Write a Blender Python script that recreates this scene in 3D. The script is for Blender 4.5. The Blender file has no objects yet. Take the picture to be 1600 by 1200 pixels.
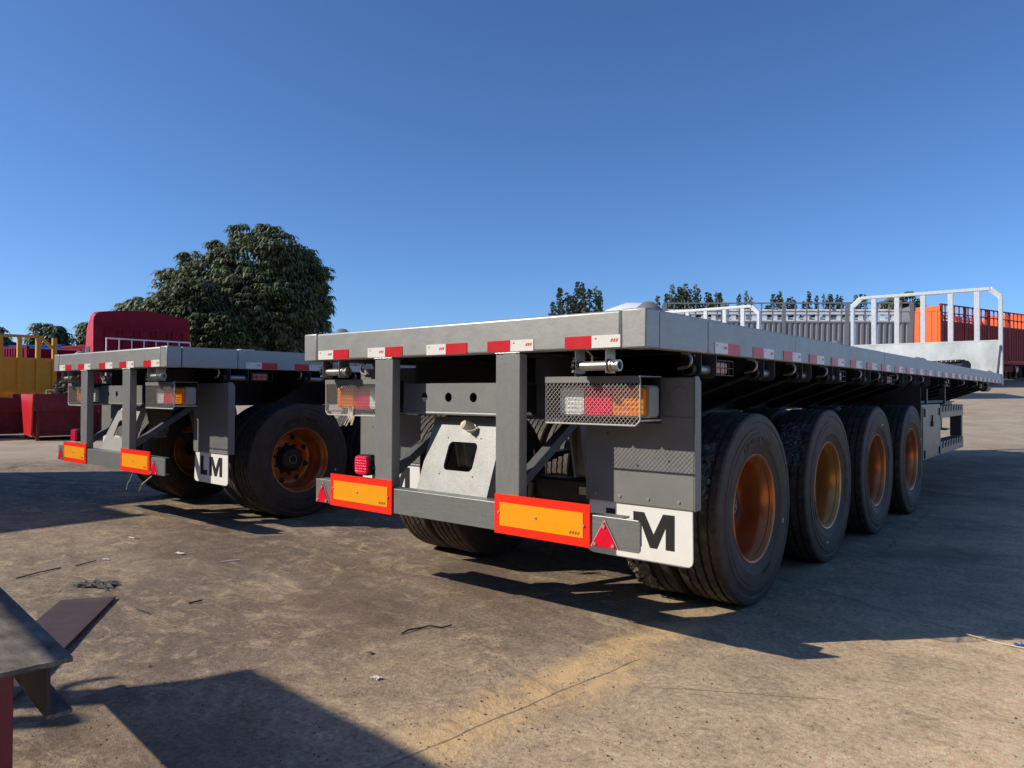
import bpy, bmesh, math, random
import numpy as np
from mathutils import Vector, Matrix, noise as mnoise
random.seed(7); np.random.seed(7)
S = bpy.context.scene
COL = S.collection
# ------------------------------------------------------------------ camera, sky, sun
CAM = np.array([2.7943, -2.7605, 1.183]); YAW, PIT, ROL, FPX = .693, .0118, .0041, 1134.12
_r = np.array([math.cos(YAW), math.sin(YAW), 0]); FW = np.array([-math.sin(YAW)*math.cos(PIT), math.cos(YAW)*math.cos(PIT), math.sin(PIT)])
_u = np.cross(_r, FW); R2 = math.cos(ROL)*_r+math.sin(ROL)*_u; U2 = -math.sin(ROL)*_r+math.cos(ROL)*_u
cd = bpy.data.cameras.new('camera'); cam = bpy.data.objects.new('camera', cd); COL.objects.link(cam)
cd.sensor_width = 36; cd.lens = FPX/1600*36; cd.clip_end = 2000; cd.clip_start = .05
cam.matrix_world = Matrix(((R2[0], U2[0], -FW[0], CAM[0]), (R2[1], U2[1], -FW[1], CAM[1]), (R2[2], U2[2], -FW[2], CAM[2]), (0, 0, 0, 1)))
S.camera = cam
SUN_EL = math.radians(33.9); SUN_TO = np.array([.668, .744])      # the way the shadows fall on the ground
w = bpy.data.worlds.new('World'); S.world = w; w.use_nodes = True
nt = w.node_tree; sky = nt.nodes.new('ShaderNodeTexSky'); sky.sky_type = 'NISHITA'; sky.sun_disc = False
sky.sun_elevation = SUN_EL; sky.sun_rotation = math.atan2(-SUN_TO[0], -SUN_TO[1])
sky.air_density = .8; sky.dust_density = .4; sky.ozone_density = 10; sky.altitude = 50
bg = nt.nodes['Background']; bg.inputs[1].default_value = .15
nt.links.new(sky.outputs[0], bg.inputs[0])
sd = bpy.data.lights.new('sun', 'SUN'); sd.energy = 4.7; sd.angle = math.radians(.53); sd.color = (1, .915, .78)
so = bpy.data.objects.new('sun', sd); COL.objects.link(so)
sdir = Vector((SUN_TO[0]*math.cos(SUN_EL), SUN_TO[1]*math.cos(SUN_EL), -math.sin(SUN_EL)))
so.rotation_euler = sdir.to_track_quat('-Z', 'Y').to_euler(); so.location = (-20, -20, 30)
S.view_settings.view_transform = 'Standard'; S.view_settings.look = 'None'; S.view_settings.exposure = 0.0; S.view_settings.gamma = 1
S.view_settings.use_curve_mapping = False

# ------------------------------------------------------------------ measuring helpers (survey of the yard)
def ray(x, y): return FW+R2*(x-800)/FPX-U2*(y-600)/FPX
def gp(x, y, z=0.0):
    d = ray(x, y); t = (z-CAM[2])/d[2]; return CAM+t*d
def at(x, y, D): return CAM+ray(x, y)*D
def sstep(a, b, v):
    t = min(1, max(0, (v-a)/(b-a))); return t*t*(3-2*t)
FH = np.array([-math.sin(YAW), math.cos(YAW)])
RH = np.array([math.cos(YAW), math.sin(YAW)])
def gz(x, y):
    p = np.array([x, y])-CAM[:2]; D = p@FH; L = p@RH
    if D < 1: return 0.0
    return .076*min(max(0, D-14.5), 34)*sstep(.12, .5, L/D)

# ------------------------------------------------------------------ mesh helpers
class MB:
    def __init__(s): s.v = []; s.f = []; s.m = []
    def add(s, vs, fs, m=0):
        o = len(s.v); s.v += [tuple(map(float, q)) for q in vs]
        for f in fs: s.f.append(tuple(i+o for i in f)); s.m.append(m)
    def box(s, x0, x1, y0, y1, z0, z1, m=0):
        s.add([(x0, y0, z0), (x1, y0, z0), (x1, y1, z0), (x0, y1, z0), (x0, y0, z1), (x1, y0, z1), (x1, y1, z1), (x0, y1, z1)],
              [(0, 3, 2, 1), (4, 5, 6, 7), (0, 1, 5, 4), (1, 2, 6, 5), (2, 3, 7, 6), (3, 0, 4, 7)], m)
        return s
    def bar(s, p, q, w, h, up=(0, 0, 1), m=0):
        p = Vector(p); q = Vector(q); d = (q-p).normalized(); up = Vector(up)
        a = d.cross(up)
        if a.length < 1e-4: a = d.cross(Vector((1, 0, 0)))
        a.normalize(); b = a.cross(d).normalized(); a = a*w/2; b = b*h/2
        s.add([p-a-b, p+a-b, p+a+b, p-a+b, q-a-b, q+a-b, q+a+b, q-a+b],
              [(0, 1, 2, 3), (7, 6, 5, 4), (0, 4, 5, 1), (1, 5, 6, 2), (2, 6, 7, 3), (3, 7, 4, 0)], m)
        return s
    def tube(s, pts, r, n=10, m=0, caps=True, r2=None):
        pts = [Vector(p) for p in pts]; k = len(pts); rings = []
        d0 = (pts[1]-pts[0]).normalized(); a = d0.orthogonal().normalized()
        for i, p in enumerate(pts):
            d = ((pts[min(i+1, k-1)]-pts[max(i-1, 0)])).normalized()
            a = (a-d*a.dot(d)).normalized(); b = d.cross(a)
            rr = r if r2 is None else r+(r2-r)*i/(k-1)
            rings.append([p+(a*math.cos(t)+b*math.sin(t))*rr for t in [2*math.pi*j/n for j in range(n)]])
        fs = []
        for i in range(k-1):
            for j in range(n): fs.append((i*n+j, i*n+(j+1) % n, (i+1)*n+(j+1) % n, (i+1)*n+j))
        if caps: fs.append(tuple(range(n))[::-1]); fs.append(tuple((k-1)*n+j for j in range(n)))
        s.add([q for rg in rings for q in rg], fs, m); return s
    def prism(s, poly, fn, d0, d1, m=0):
        """poly: 2D outline, fn(u,v,d)->3D"""
        n = len(poly)
        s.add([fn(u, v, d0) for u, v in poly]+[fn(u, v, d1) for u, v in poly],
              [tuple(range(n)), tuple(range(2*n-1, n-1, -1))]+[(i, i+n, (i+1) % n+n, (i+1) % n) for i in range(n)], m)
        return s
    def lathe(s, prof, n=48, org=(0, 0, 0), m=0, zig=None):
        """profile of (x, r) turned about the X axis"""
        k = len(prof); vs = []
        for j in range(n):
            t = 2*math.pi*j/n
            for i, (x, r) in enumerate(prof):
                xx = x+(zig[i]*(1 if j % 2 else -1) if zig else 0)
                vs.append((org[0]+xx, org[1]+r*math.sin(t), org[2]+r*math.cos(t)))
        fs = []
        for j in range(n):
            for i in range(k-1):
                fs.append((j*k+i, j*k+i+1, ((j+1) % n)*k+i+1, ((j+1) % n)*k+i))
        s.add(vs, fs, m); return s
    def build(s, name, mat, parent=None, bevel=0, smooth=None, segs=2):
        me = bpy.data.meshes.new(name); me.from_pydata(s.v, [], s.f)
        mats = mat if isinstance(mat, (list, tuple)) else [mat]
        for q in mats: me.materials.append(q)
        if len(mats) > 1: me.polygons.foreach_set('material_index', s.m)
        bm = bmesh.new(); bm.from_mesh(me); bmesh.ops.recalc_face_normals(bm, faces=bm.faces); bm.to_mesh(me); bm.free()
        if smooth is not None:
            me.polygons.foreach_set('use_smooth', [True]*len(me.polygons)); me.set_sharp_from_angle(angle=math.radians(smooth))
        return link(name, me, parent, bevel, segs)
STUFF = {'lattice', 'inner_lattice', 'guard_mesh', 'wire_cage', 'gate_ribs', 'pressed_ribs', 'step_slots', 'hand_holes', 'cap_hole', 'maker_print', 'torn_film', 'spring_bolt', 'foliage', 'crown', 'guard_rim', 'frame', 'cross_rail', 'rail', 'chassis', 'hub_emblem', 'tyre_lettering', 'beam_flange', 'rope_tie', 'loose_wire'}
def link(name, me, parent=None, bevel=0, segs=2):
    o = bpy.data.objects.new(name, me); COL.objects.link(o)
    if name in STUFF: o['kind'] = 'stuff'
    if parent: o.parent = parent
    if bevel:
        md = o.modifiers.new('bevel', 'BEVEL'); md.width = bevel; md.segments = segs; md.limit_method = 'ANGLE'; md.angle_limit = math.radians(40)
        md.harden_normals = False
    return o
def raw(name, v, f, mat, parent=None):
    me = bpy.data.meshes.new(name); me.from_pydata(v, [], f); me.materials.append(mat)
    return link(name, me, parent)
def tag(o, label=None, cat=None, group=None, kind=None):
    if label: o['label'] = label
    if cat: o['category'] = cat
    if group: o['group'] = group
    if kind: o['kind'] = kind
    return o
def empty(name, loc, rz=0, parent=None):
    o = bpy.data.objects.new(name, None); COL.objects.link(o); o.location = loc; o.rotation_euler = (0, 0, rz); o.empty_display_size = .2
    if parent: o.parent = parent
    return o
def kids(o): return [c for c in bpy.data.objects if c.parent == o]
def copy_tree(o, parent=None):
    c = o.copy(); COL.objects.link(c)
    if parent: c.parent = parent
    for k in kids(o): copy_tree(k, c)
    return c

# ------------------------------------------------------------------ materials
def nodes(name):
    m = bpy.data.materials.new(name); m.use_nodes = True; t = m.node_tree
    return m, t, t.nodes['Principled BSDF']
def N(t, typ, **kw):
    n = t.nodes.new(typ)
    for k, v in kw.items(): setattr(n, k, v)
    return n
def noise(t, scale, detail=4, rough=.55, vec=None, dist=0):
    n = N(t, 'ShaderNodeTexNoise'); n.inputs['Scale'].default_value = scale; n.inputs['Detail'].default_value = detail
    n.inputs['Roughness'].default_value = rough; n.inputs['Distortion'].default_value = dist
    if vec is not None: t.links.new(vec, n.inputs['Vector'])
    return n.outputs[0]
def ramp(t, fac, a, b, ca=(0, 0, 0, 1), cb=(1, 1, 1, 1)):
    r = N(t, 'ShaderNodeValToRGB'); e = r.color_ramp.elements; e[0].position = a; e[1].position = b; e[0].color = ca; e[1].color = cb
    t.links.new(fac, r.inputs[0]); return r.outputs[0]
def mixc(t, fac, a, b, blend='MIX'):
    n = N(t, 'ShaderNodeMix', data_type='RGBA', blend_type=blend)
    for s, v in ((n.inputs['Factor'], fac), (n.inputs['A'], a), (n.inputs['B'], b)):
        if isinstance(v, (int, float)): s.default_value = v
        elif isinstance(v, tuple): s.default_value = v if len(v) == 4 else v+(1,)
        else: t.links.new(v, s)
    return n.outputs['Result']
def mth(t, op, a, b=None, clamp=False):
    n = N(t, 'ShaderNodeMath', operation=op, use_clamp=clamp)
    for i, v in enumerate((a, b)):
        if v is None: continue
        if isinstance(v, (int, float)): n.inputs[i].default_value = v
        else: t.links.new(v, n.inputs[i])
    return n.outputs[0]
def bump(t, p, h, strength=.2, dist=.01):
    b = N(t, 'ShaderNodeBump'); b.inputs['Strength'].default_value = strength; b.inputs['Distance'].default_value = dist
    t.links.new(h, b.inputs['Height']); t.links.new(b.outputs[0], p.inputs['Normal'])
def objvec(t, sc=None):
    c = N(t, 'ShaderNodeTexCoord').outputs['Object']
    if sc is None: return c
    m = N(t, 'ShaderNodeMapping'); m.inputs['Scale'].default_value = sc; t.links.new(c, m.inputs[0]); return m.outputs[0]
def paint(name, c, rough=.45, metal=0.0, var=.18, grain=0.0, dirt=0.0, streak=None, dirtc=(.30, .25, .19), spec=.5, sc=6, wear=0):
    m, t, p = nodes(name); v = objvec(t, streak)
    n1 = noise(t, sc, 5, .6, v)
    lo = tuple(q*(1-var) for q in c); hi = tuple(min(1, q*(1+var)) for q in c)
    col = mixc(t, ramp(t, n1, .3, .7), lo, hi)
    if grain:
        n2 = noise(t, 420, 2, .5, objvec(t)); col = mixc(t, grain, col, mixc(t, ramp(t, n2, .35, .65), (0.02, .02, .02), (1, 1, 1)), 'OVERLAY')
    if dirt:
        n3 = noise(t, 3.1, 6, .7, objvec(t)); col = mixc(t, mth(t, 'MULTIPLY', ramp(t, n3, .5, .75), dirt), col, dirtc)
    if wear:
        n4 = noise(t, 26, 7, .78, objvec(t)); col = mixc(t, mth(t, 'MULTIPLY', ramp(t, n4, .66, .72), wear*.8), col, (.10, .065, .045))
        n5 = noise(t, 1.2, 6, .7, objvec(t, (3, 3, 1))); col = mixc(t, mth(t, 'MULTIPLY', ramp(t, n5, .5, .8), wear*.45), col, (.20, .165, .125))
    t.links.new(col, p.inputs['Base Color'])
    p.inputs['Metallic'].default_value = metal; p.inputs['Specular IOR Level'].default_value = spec
    rr = N(t, 'ShaderNodeMapRange'); rr.inputs['To Min'].default_value = max(.05, rough-.08); rr.inputs['To Max'].default_value = min(1, rough+.1)
    t.links.new(noise(t, 9, 4, .6, objvec(t)), rr.inputs['Value']); t.links.new(rr.outputs[0], p.inputs['Roughness'])
    bump(t, p, noise(t, 35, 3, .5, objvec(t)), .06, .01)
    return m
M = {}
M['beam'] = paint('silver_grey_paint', (.36, .365, .35), .46, .5, .06, .14, .04, (2, 2, 9), wear=.15)
M['post'] = paint('mid_grey_paint', (.235, .24, .235), .45, .25, .05, .20, .05, (5, 5, 1.5), wear=.25)
M['bump'] = paint('bumper_grey_paint', (.235, .24, .23), .40, .35, .10, .20, .10, (1.5, 2, 14), wear=.35)
M['plate'] = paint('light_silver_plate', (.27, .27, .258), .5, .15, .06, .40, .03)
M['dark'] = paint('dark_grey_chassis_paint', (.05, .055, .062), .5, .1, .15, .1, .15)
M['brace'] = paint('shaded_grey_paint', (.11, .115, .12), .5, .1, .08, .2, .1)  # brace grey darkened, the shadow they stand in is put into the paint
M['under'] = paint('underside_shade_paint', (.022, .024, .027), .65, 0, .2, 0, .1, spec=.2)  # near-black gussets and cross members, deck shade put into the paint
M['panel'] = paint('grey_flap_panel', (.235, .24, .23), .5, .3, .07, .3, .05)
M['steel'] = paint('zinc_steel', (.42, .41, .39), .35, .8, .2, 0, .1)
M['black'] = paint('black_rubber_plastic', (.016, .017, .019), .6, 0, .25, 0, .12)
M['blackmetal'] = paint('black_painted_metal', (.02, .021, .023), .4, .1, .25, 0, .2)
M['mesh'] = paint('pale_galvanised_wire', (.62, .60, .56), .45, .3, .1)
M['white'] = paint('white_rubber_flap', (.80, .80, .77), .55, 0, .04, 0, .10)
M['letter'] = paint('black_letter_print', (.014, .014, .015), .5, 0, .1)
M['tapew'] = paint('white_retroreflective_tape', (.80, .80, .74), .35, 0, .06, .12, .05, (40, 40, 40))
M['taper'] = paint('red_retroreflective_tape', (.62, .012, .022), .35, 0, .10, .08, .04, (40, 40, 40))
M['redmark'] = paint('red_print', (.62, .05, .04), .5, 0, .1)
M['boardr'] = paint('signal_red_board', (.95, .028, .008), .35, 0, .05, 0, .02)
M['boarda'] = paint('amber_board', (1.0, .37, .005), .35, 0, .10, .10, .05, (.3, 1, 70), wear=.12)
M['orprint'] = paint('brown_print', (.45, .13, .01), .5, 0, .1)
M['tri'] = paint('red_reflector', (.75, .006, .03), .15, 0, .15)
M['trie'] = paint('pale_reflector_rim', (.72, .45, .44), .3, 0, .1)
M['lensr'] = paint('red_lens', (.80, .015, .07), .12, 0, .25, 0, 0, None, sc=60)
M['lensa'] = paint('amber_lens', (.95, .24, .01), .12, 0, .25, 0, 0, None, sc=60)
M['lensw'] = paint('clear_lens', (.85, .85, .83), .10, 0, .25, 0, 0, None, sc=60)
M['lensp'] = paint('pale_orange_marker_lens', (.62, .23, .15), .25, 0, .2)
M['housing'] = paint('grey_lamp_housing', (.34, .35, .32), .4, 0, .1)
M['ivory'] = paint('ivory_plastic', (.78, .70, .52), .4, 0, .08)
M['bolt'] = paint('bright_bolt', (.72, .68, .58), .3, .7, .1)
M['silver'] = paint('bright_silver_headboard', (.66, .68, .68), .42, .35, .08, .1, .05, (3, 3, 3))
M['ssplate'] = paint('brushed_sheet', (.58, .61, .60), .5, .4, .22, .1, .0, (1.6, 1.6, 1.0), sc=2.2)
M['box'] = paint('dusty_grey_toolbox', (.235, .235, .215), .4, .35, .16, .1, .30, (5, 5, .6))
M['copper'] = paint('copper_rim_paint', (.56, .185, .058), .32, .6, .16, 0, .25)
M['gold'] = paint('golden_rim_paint', (.62, .29, .08), .30, .6, .14, 0, .2)
M['cord'] = paint('pale_cord', (.62, .55, .42), .8, 0, .1)
def tyre_mat():
    m, t, p = nodes('dusty_tyre_rubber'); v = objvec(t)
    geo = N(t, 'ShaderNodeSeparateXYZ'); t.links.new(v, geo.inputs[0])
    rad = mth(t, 'SQRT', mth(t, 'ADD', mth(t, 'MULTIPLY', geo.outputs[1], geo.outputs[1]), mth(t, 'MULTIPLY', geo.outputs[2], geo.outputs[2])))
    c = mixc(t, ramp(t, noise(t, 7, 6, .65, v), .3, .75), (.048, .037, .029), (.088, .068, .053))
    tread = ramp(t, rad, .528, .536)
    c2 = mixc(t, ramp(t, noise(t, 22, 5, .7, v), .35, .62), (.030, .026, .023), (.100, .080, .062))
    c = mixc(t, tread, c, c2)
    sp = ramp(t, noise(t, 90, 3, .6, v), .66, .74)
    c = mixc(t, mth(t, 'MULTIPLY', sp, .25), c, (.22, .18, .14))
    t.links.new(c, p.inputs['Base Color']); p.inputs['Roughness'].default_value = .62; p.inputs['Specular IOR Level'].default_value = .35
    ring = N(t, 'ShaderNodeMath', operation='SINE'); t.links.new(mth(t, 'MULTIPLY', rad, 330), ring.inputs[0])
    bump(t, p, mth(t, 'ADD', mth(t, 'MULTIPLY', ring.outputs[0], .15), noise(t, 60, 3, .6, v)), .22, .006)
    return m
M['tyre'] = tyre_mat()
M['tyreletter'] = paint('tyre_relief_letters', (.007, .007, .007), .5, 0, .1)
def film_mat(name, a, b):
    m, t, p = nodes(name); v = objvec(t)
    c = mixc(t, ramp(t, noise(t, 14, 5, .7, v, 1.5), .42, .58), a, b)
    c = mixc(t, ramp(t, noise(t, 31, 4, .7, v, 2), .60, .66), c, (.46, .48, .48))
    t.links.new(c, p.inputs['Base Color']); p.inputs['Roughness'].default_value = .18
    bump(t, p, noise(t, 40, 4, .7, v, 1), .9, .02); return m
M['film'] = film_mat('torn_green_grey_film', (.06, .065, .07), (.15, .18, .15))
M['film2'] = film_mat('torn_blue_film', (.05, .05, .05), (.075, .09, .11))

# ------------------------------------------------------------------ the ground
def line_mask(t, sx, sy, a, b, width, wob=.02, nz=None):
    """1 on a line a-b in plan, 0 off it"""
    a = np.array(a[:2]); b = np.array(b[:2]); d = (b-a)/np.linalg.norm(b-a); n = np.array([-d[1], d[0]]); L = np.linalg.norm(b-a)
    dist = mth(t, 'ADD', mth(t, 'ADD', mth(t, 'MULTIPLY', sx, float(n[0])), mth(t, 'MULTIPLY', sy, float(n[1]))), float(-n@a))
    if nz is not None: dist = mth(t, 'ADD', dist, mth(t, 'MULTIPLY', mth(t, 'SUBTRACT', nz, .5), wob))
    al = mth(t, 'ADD', mth(t, 'ADD', mth(t, 'MULTIPLY', sx, float(d[0])), mth(t, 'MULTIPLY', sy, float(d[1]))), float(-d@a))
    m = mth(t, 'SUBTRACT', 1.0, mth(t, 'DIVIDE', mth(t, 'ABSOLUTE', dist), width), True)
    e = mth(t, 'MULTIPLY', mth(t, 'MULTIPLY', al, 6.0, True), mth(t, 'MULTIPLY', mth(t, 'SUBTRACT', L, al), 6.0, True))
    return mth(t, 'MULTIPLY', m, e), dist, al
def ground_mat():
    m, t, p = nodes('dusty_stained_concrete'); v = N(t, 'ShaderNodeTexCoord').outputs['Object']
    s = N(t, 'ShaderNodeSeparateXYZ'); t.links.new(v, s.inputs[0]); sx, sy = s.outputs[0], s.outputs[1]
    big = noise(t, .55, 5, .6, v, .6); mid = noise(t, 2.4, 6, .65, v, .8); fine = noise(t, 14, 8, .72, v); tiny = noise(t, 140, 4, .7, v)
    stretch = N(t, 'ShaderNodeMapping'); stretch.inputs['Scale'].default_value = (.8, 1.9, 1); stretch.inputs['Rotation'].default_value = (0, 0, math.radians(-38)); t.links.new(v, stretch.inputs[0])
    drag = noise(t, 1.7, 7, .7, stretch.outputs[0], .5)
    soft = noise(t, .9, 3, .45, v, .4)
    c = mixc(t, ramp(t, soft, .25, .75), (.29, .222, .160), (.395, .305, .215))
    c = mixc(t, mth(t, 'MULTIPLY', ramp(t, noise(t, .38, 6, .62, v, .5), .38, .62), .72), c, (.170, .115, .080))   # rusty brown wash
    c = mixc(t, mth(t, 'MULTIPLY', ramp(t, drag, .34, .74), .62), c, (.125, .100, .080))              # dark drag marks
    c = mixc(t, mth(t, 'MULTIPLY', ramp(t, noise(t, .75, 8, .70, stretch.outputs[0], .8), .46, .80), .75), c, (.46, .37, .255))  # pale dust
    lx = mth(t, 'ADD', mth(t, 'ADD', mth(t, 'MULTIPLY', sx, .26), mth(t, 'MULTIPLY', sy, -.03)), mth(t, 'MULTIPLY', mth(t, 'SUBTRACT', big, .5), 1.0))
    c = mixc(t, mth(t, 'MULTIPLY', ramp(t, lx, .05, .62), mth(t, 'ADD', .55, mth(t, 'MULTIPLY', mid, .7)), True), c, (.78, .57, .345))               # dustier towards the open right side
    m2 = N(t, 'ShaderNodeMapping'); m2.inputs['Scale'].default_value = (1.6, 2.3, 1); m2.inputs['Rotation'].default_value = (0, 0, math.radians(24)); t.links.new(v, m2.inputs[0])
    mot = noise(t, 1.5, 9, .74, m2.outputs[0], .9)
    c = mixc(t, mth(t, 'MULTIPLY', ramp(t, mot, .44, .70), .55), c, (.135, .100, .074))
    c = mixc(t, mth(t, 'MULTIPLY', ramp(t, noise(t, 2.1, 9, .76, m2.outputs[0], 1.4), .50, .66), .70), c, (.56, .42, .26))
    c = mixc(t, .20, c, mixc(t, ramp(t, fine, .2, .8), (.0, .0, .0), (1, 1, 1)), 'OVERLAY')
    c = mixc(t, .55, c, mixc(t, ramp(t, noise(t, 42, 7, .82, v), .30, .70), (.0, .0, .0), (1, 1, 1)), 'OVERLAY')
    for (q, rx, ang, st_) in ((gp(1480, 868), .6, .6, .4), (gp(330, 850), 1.6, -.5, .45), (gp(560, 930), 1.1, -.4, .5), (gp(760, 905), .9, -.4, .5), (gp(230, 1140), .9, .2, .4)):
        ca_, sa_ = math.cos(ang), math.sin(ang)
        ux = mth(t, 'ADD', mth(t, 'MULTIPLY', sx, ca_), mth(t, 'MULTIPLY', sy, sa_)); uy = mth(t, 'ADD', mth(t, 'MULTIPLY', sx, -sa_), mth(t, 'MULTIPLY', sy, ca_))
        ux = mth(t, 'DIVIDE', mth(t, 'SUBTRACT', ux, float(q[0]*ca_+q[1]*sa_)), rx); uy = mth(t, 'DIVIDE', mth(t, 'SUBTRACT', uy, float(-q[0]*sa_+q[1]*ca_)), rx*.42)
        dd = mth(t, 'SQRT', mth(t, 'ADD', mth(t, 'MULTIPLY', ux, ux), mth(t, 'MULTIPLY', uy, uy)))
        k = mth(t, 'MULTIPLY', ramp(t, mth(t, 'ADD', dd, mth(t, 'MULTIPLY', mth(t, 'SUBTRACT', noise(t, 2.2, 7, .7, v, .6), .5), 2.4)), .35, .95, (1, 1, 1, 1), (0, 0, 0, 1)), st_)
        c = mixc(t, k, c, (.105, .068, .052))
    # sand spill along the slab joint
    pA, pB = gp(600, 1190), gp(1110, 960)
    sand, _, _ = line_mask(t, sx, sy, pA, pB, .26, .75, noise(t, 2.2, 5, .65, v, .5))
    sn = ramp(t, mth(t, 'MULTIPLY', sand, mth(t, 'MULTIPLY', mth(t, 'ADD', .15, fine), mth(t, 'ADD', .2, mid))), .13, .40)
    sn = mth(t, 'MULTIPLY', sn, ramp(t, noise(t, 3.4, 8, .76, v, 1.2), .28, .54))
    c = mixc(t, mth(t, 'MULTIPLY', sn, .95), c, (.74, .50, .25))
    spots = mth(t, 'MULTIPLY', ramp(t, noise(t, 2.6, 6, .72, v, .7), .68, .86), ramp(t, fine, .35, .65))
    c = mixc(t, mth(t, 'MULTIPLY', spots, .8), c, (.47, .34, .19))
    # tread prints of lorries that crossed the slab
    for (a, b, wd) in ((gp(640, 1200), gp(800, 1010), .17), (gp(1090, 1190), gp(1290, 1010), .16), (gp(900, 1200), gp(880, 1050), .12), (gp(1500, 1180), gp(1330, 1010), .2)):
        mk, dist, al = line_mask(t, sx, sy, a, b, wd, .03, mid)
        wv = N(t, 'ShaderNodeMath', operation='SINE'); t.links.new(mth(t, 'ADD', mth(t, 'MULTIPLY', al, 95), mth(t, 'MULTIPLY', mth(t, 'ABSOLUTE', dist), 60)), wv.inputs[0])
        k = mth(t, 'MULTIPLY', ramp(t, mk, .02, .3), ramp(t, wv.outputs[0], -.1, .55))
        k = mth(t, 'MULTIPLY', k, ramp(t, noise(t, 3.2, 6, .7, v), .46, .66))
        c = mixc(t, mth(t, 'MULTIPLY', k, .30), c, (.13, .105, .085))
    # old skid arcs near the left trailer
    for (cx, cy, r0) in ((-9.2, 4.6, 4.3), (-9.0, 4.9, 4.15), (-8.2, 3.4, 3.2)):
        dd = mth(t, 'SQRT', mth(t, 'ADD', mth(t, 'POWER', mth(t, 'ABSOLUTE', mth(t, 'SUBTRACT', sx, cx)), 2.0), mth(t, 'POWER', mth(t, 'ABSOLUTE', mth(t, 'SUBTRACT', sy, cy)), 2.0)))
        k = mth(t, 'SUBTRACT', 1.0, mth(t, 'DIVIDE', mth(t, 'ABSOLUTE', mth(t, 'SUBTRACT', dd, r0)), .09), True)
        c = mixc(t, mth(t, 'MULTIPLY', mth(t, 'MULTIPLY', k, ramp(t, mid, .35, .6)), .7), c, (.07, .062, .055))
    # slab joints and cracks
    jmask = None
    for (a, b, wd, wob) in ((gp(1180, 893), gp(1600, 1016), .007, .012), (gp(560, 1215), gp(1010, 1025), .007, .05), (gp(1000, 1072), gp(1330, 1095), .006, .05), (gp(1290, 900), gp(1380, 862), .007, .20), (gp(1380, 862), gp(1450, 800), .007, .25)):
        mk, _, _ = line_mask(t, sx, sy, a, b, wd, wob, noise(t, 3, 5, .6, v)); mk = ramp(t, mk, .1, .5)
        jmask = mk if jmask is None else mth(t, 'MAXIMUM', jmask, mk)
    c = mixc(t, mth(t, 'MULTIPLY', jmask, .45), c, (.07, .058, .048))
    # loose sand of the open yard, far left and far right
    fl = mth(t, 'ADD', mth(t, 'MULTIPLY', sx, -.70), mth(t, 'MULTIPLY', sy, .25))
    far = ramp(t, mth(t, 'ADD', mth(t, 'MULTIPLY', fl, .1), mth(t, 'MULTIPLY', mth(t, 'SUBTRACT', mid, .5), .25)), .74, .9)
    fr = mth(t, 'ADD', mth(t, 'MULTIPLY', sy, .05), mth(t, 'MULTIPLY', mth(t, 'SUBTRACT', mid, .5), .2)); far2 = ramp(t, fr, .62, .85)
    sandc = mixc(t, ramp(t, noise(t, 1.1, 6, .65, v, .6), .3, .7), (.34, .27, .19), (.50, .42, .31))
    c = mixc(t, mth(t, 'MAXIMUM', far, far2), c, sandc)
    # grit
    vo = N(t, 'ShaderNodeTexVoronoi'); vo.inputs['Scale'].default_value = 70; t.links.new(v, vo.inputs['Vector'])
    g = mth(t, 'MULTIPLY', ramp(t, vo.outputs['Distance'], .13, .20, (1, 1, 1, 1), (0, 0, 0, 1)), ramp(t, noise(t, 9, 3, .6, v), .52, .6))
    c = mixc(t, mth(t, 'MULTIPLY', g, .6), c, (.07, .06, .05))
    vo2 = N(t, 'ShaderNodeTexVoronoi'); vo2.inputs['Scale'].default_value = 38; t.links.new(v, vo2.inputs['Vector'])
    g2 = mth(t, 'MULTIPLY', ramp(t, vo2.outputs['Distance'], .09, .14, (1, 1, 1, 1), (0, 0, 0, 1)), ramp(t, noise(t, 6, 3, .6, v), .55, .6))
    c = mixc(t, mth(t, 'MULTIPLY', g2, .7), c, (.50, .42, .32))
    t.links.new(c, p.inputs['Base Color']); p.inputs['Roughness'].default_value = .88; p.inputs['Specular IOR Level'].default_value = .2
    h = mth(t, 'ADD', mth(t, 'ADD', mth(t, 'MULTIPLY', fine, 1.0), mth(t, 'MULTIPLY', tiny, .45)), mth(t, 'ADD', mth(t, 'MULTIPLY', sn, .5), mth(t, 'MULTIPLY', jmask, -1.2)))
    bump(t, p, h, .55, .02)
    return m
def axis_vals():
    a = list(np.arange(-60, 60.1, 1.5)); b = [75, 100, 140, 200, 300, 450, 700]
    return [-q for q in b[::-1]]+a+b
ax = axis_vals(); nA = len(ax)
raw('ground', [(x, y, gz(x, y)) for y in ax for x in ax], [(j*nA+i, j*nA+i+1, (j+1)*nA+i+1, (j+1)*nA+i) for j in range(nA-1) for i in range(nA-1)], ground_mat())
G = bpy.data.objects['ground']; tag(G, kind='structure'); G.data.polygons.foreach_set('use_smooth', [True]*len(G.data.polygons))

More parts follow.
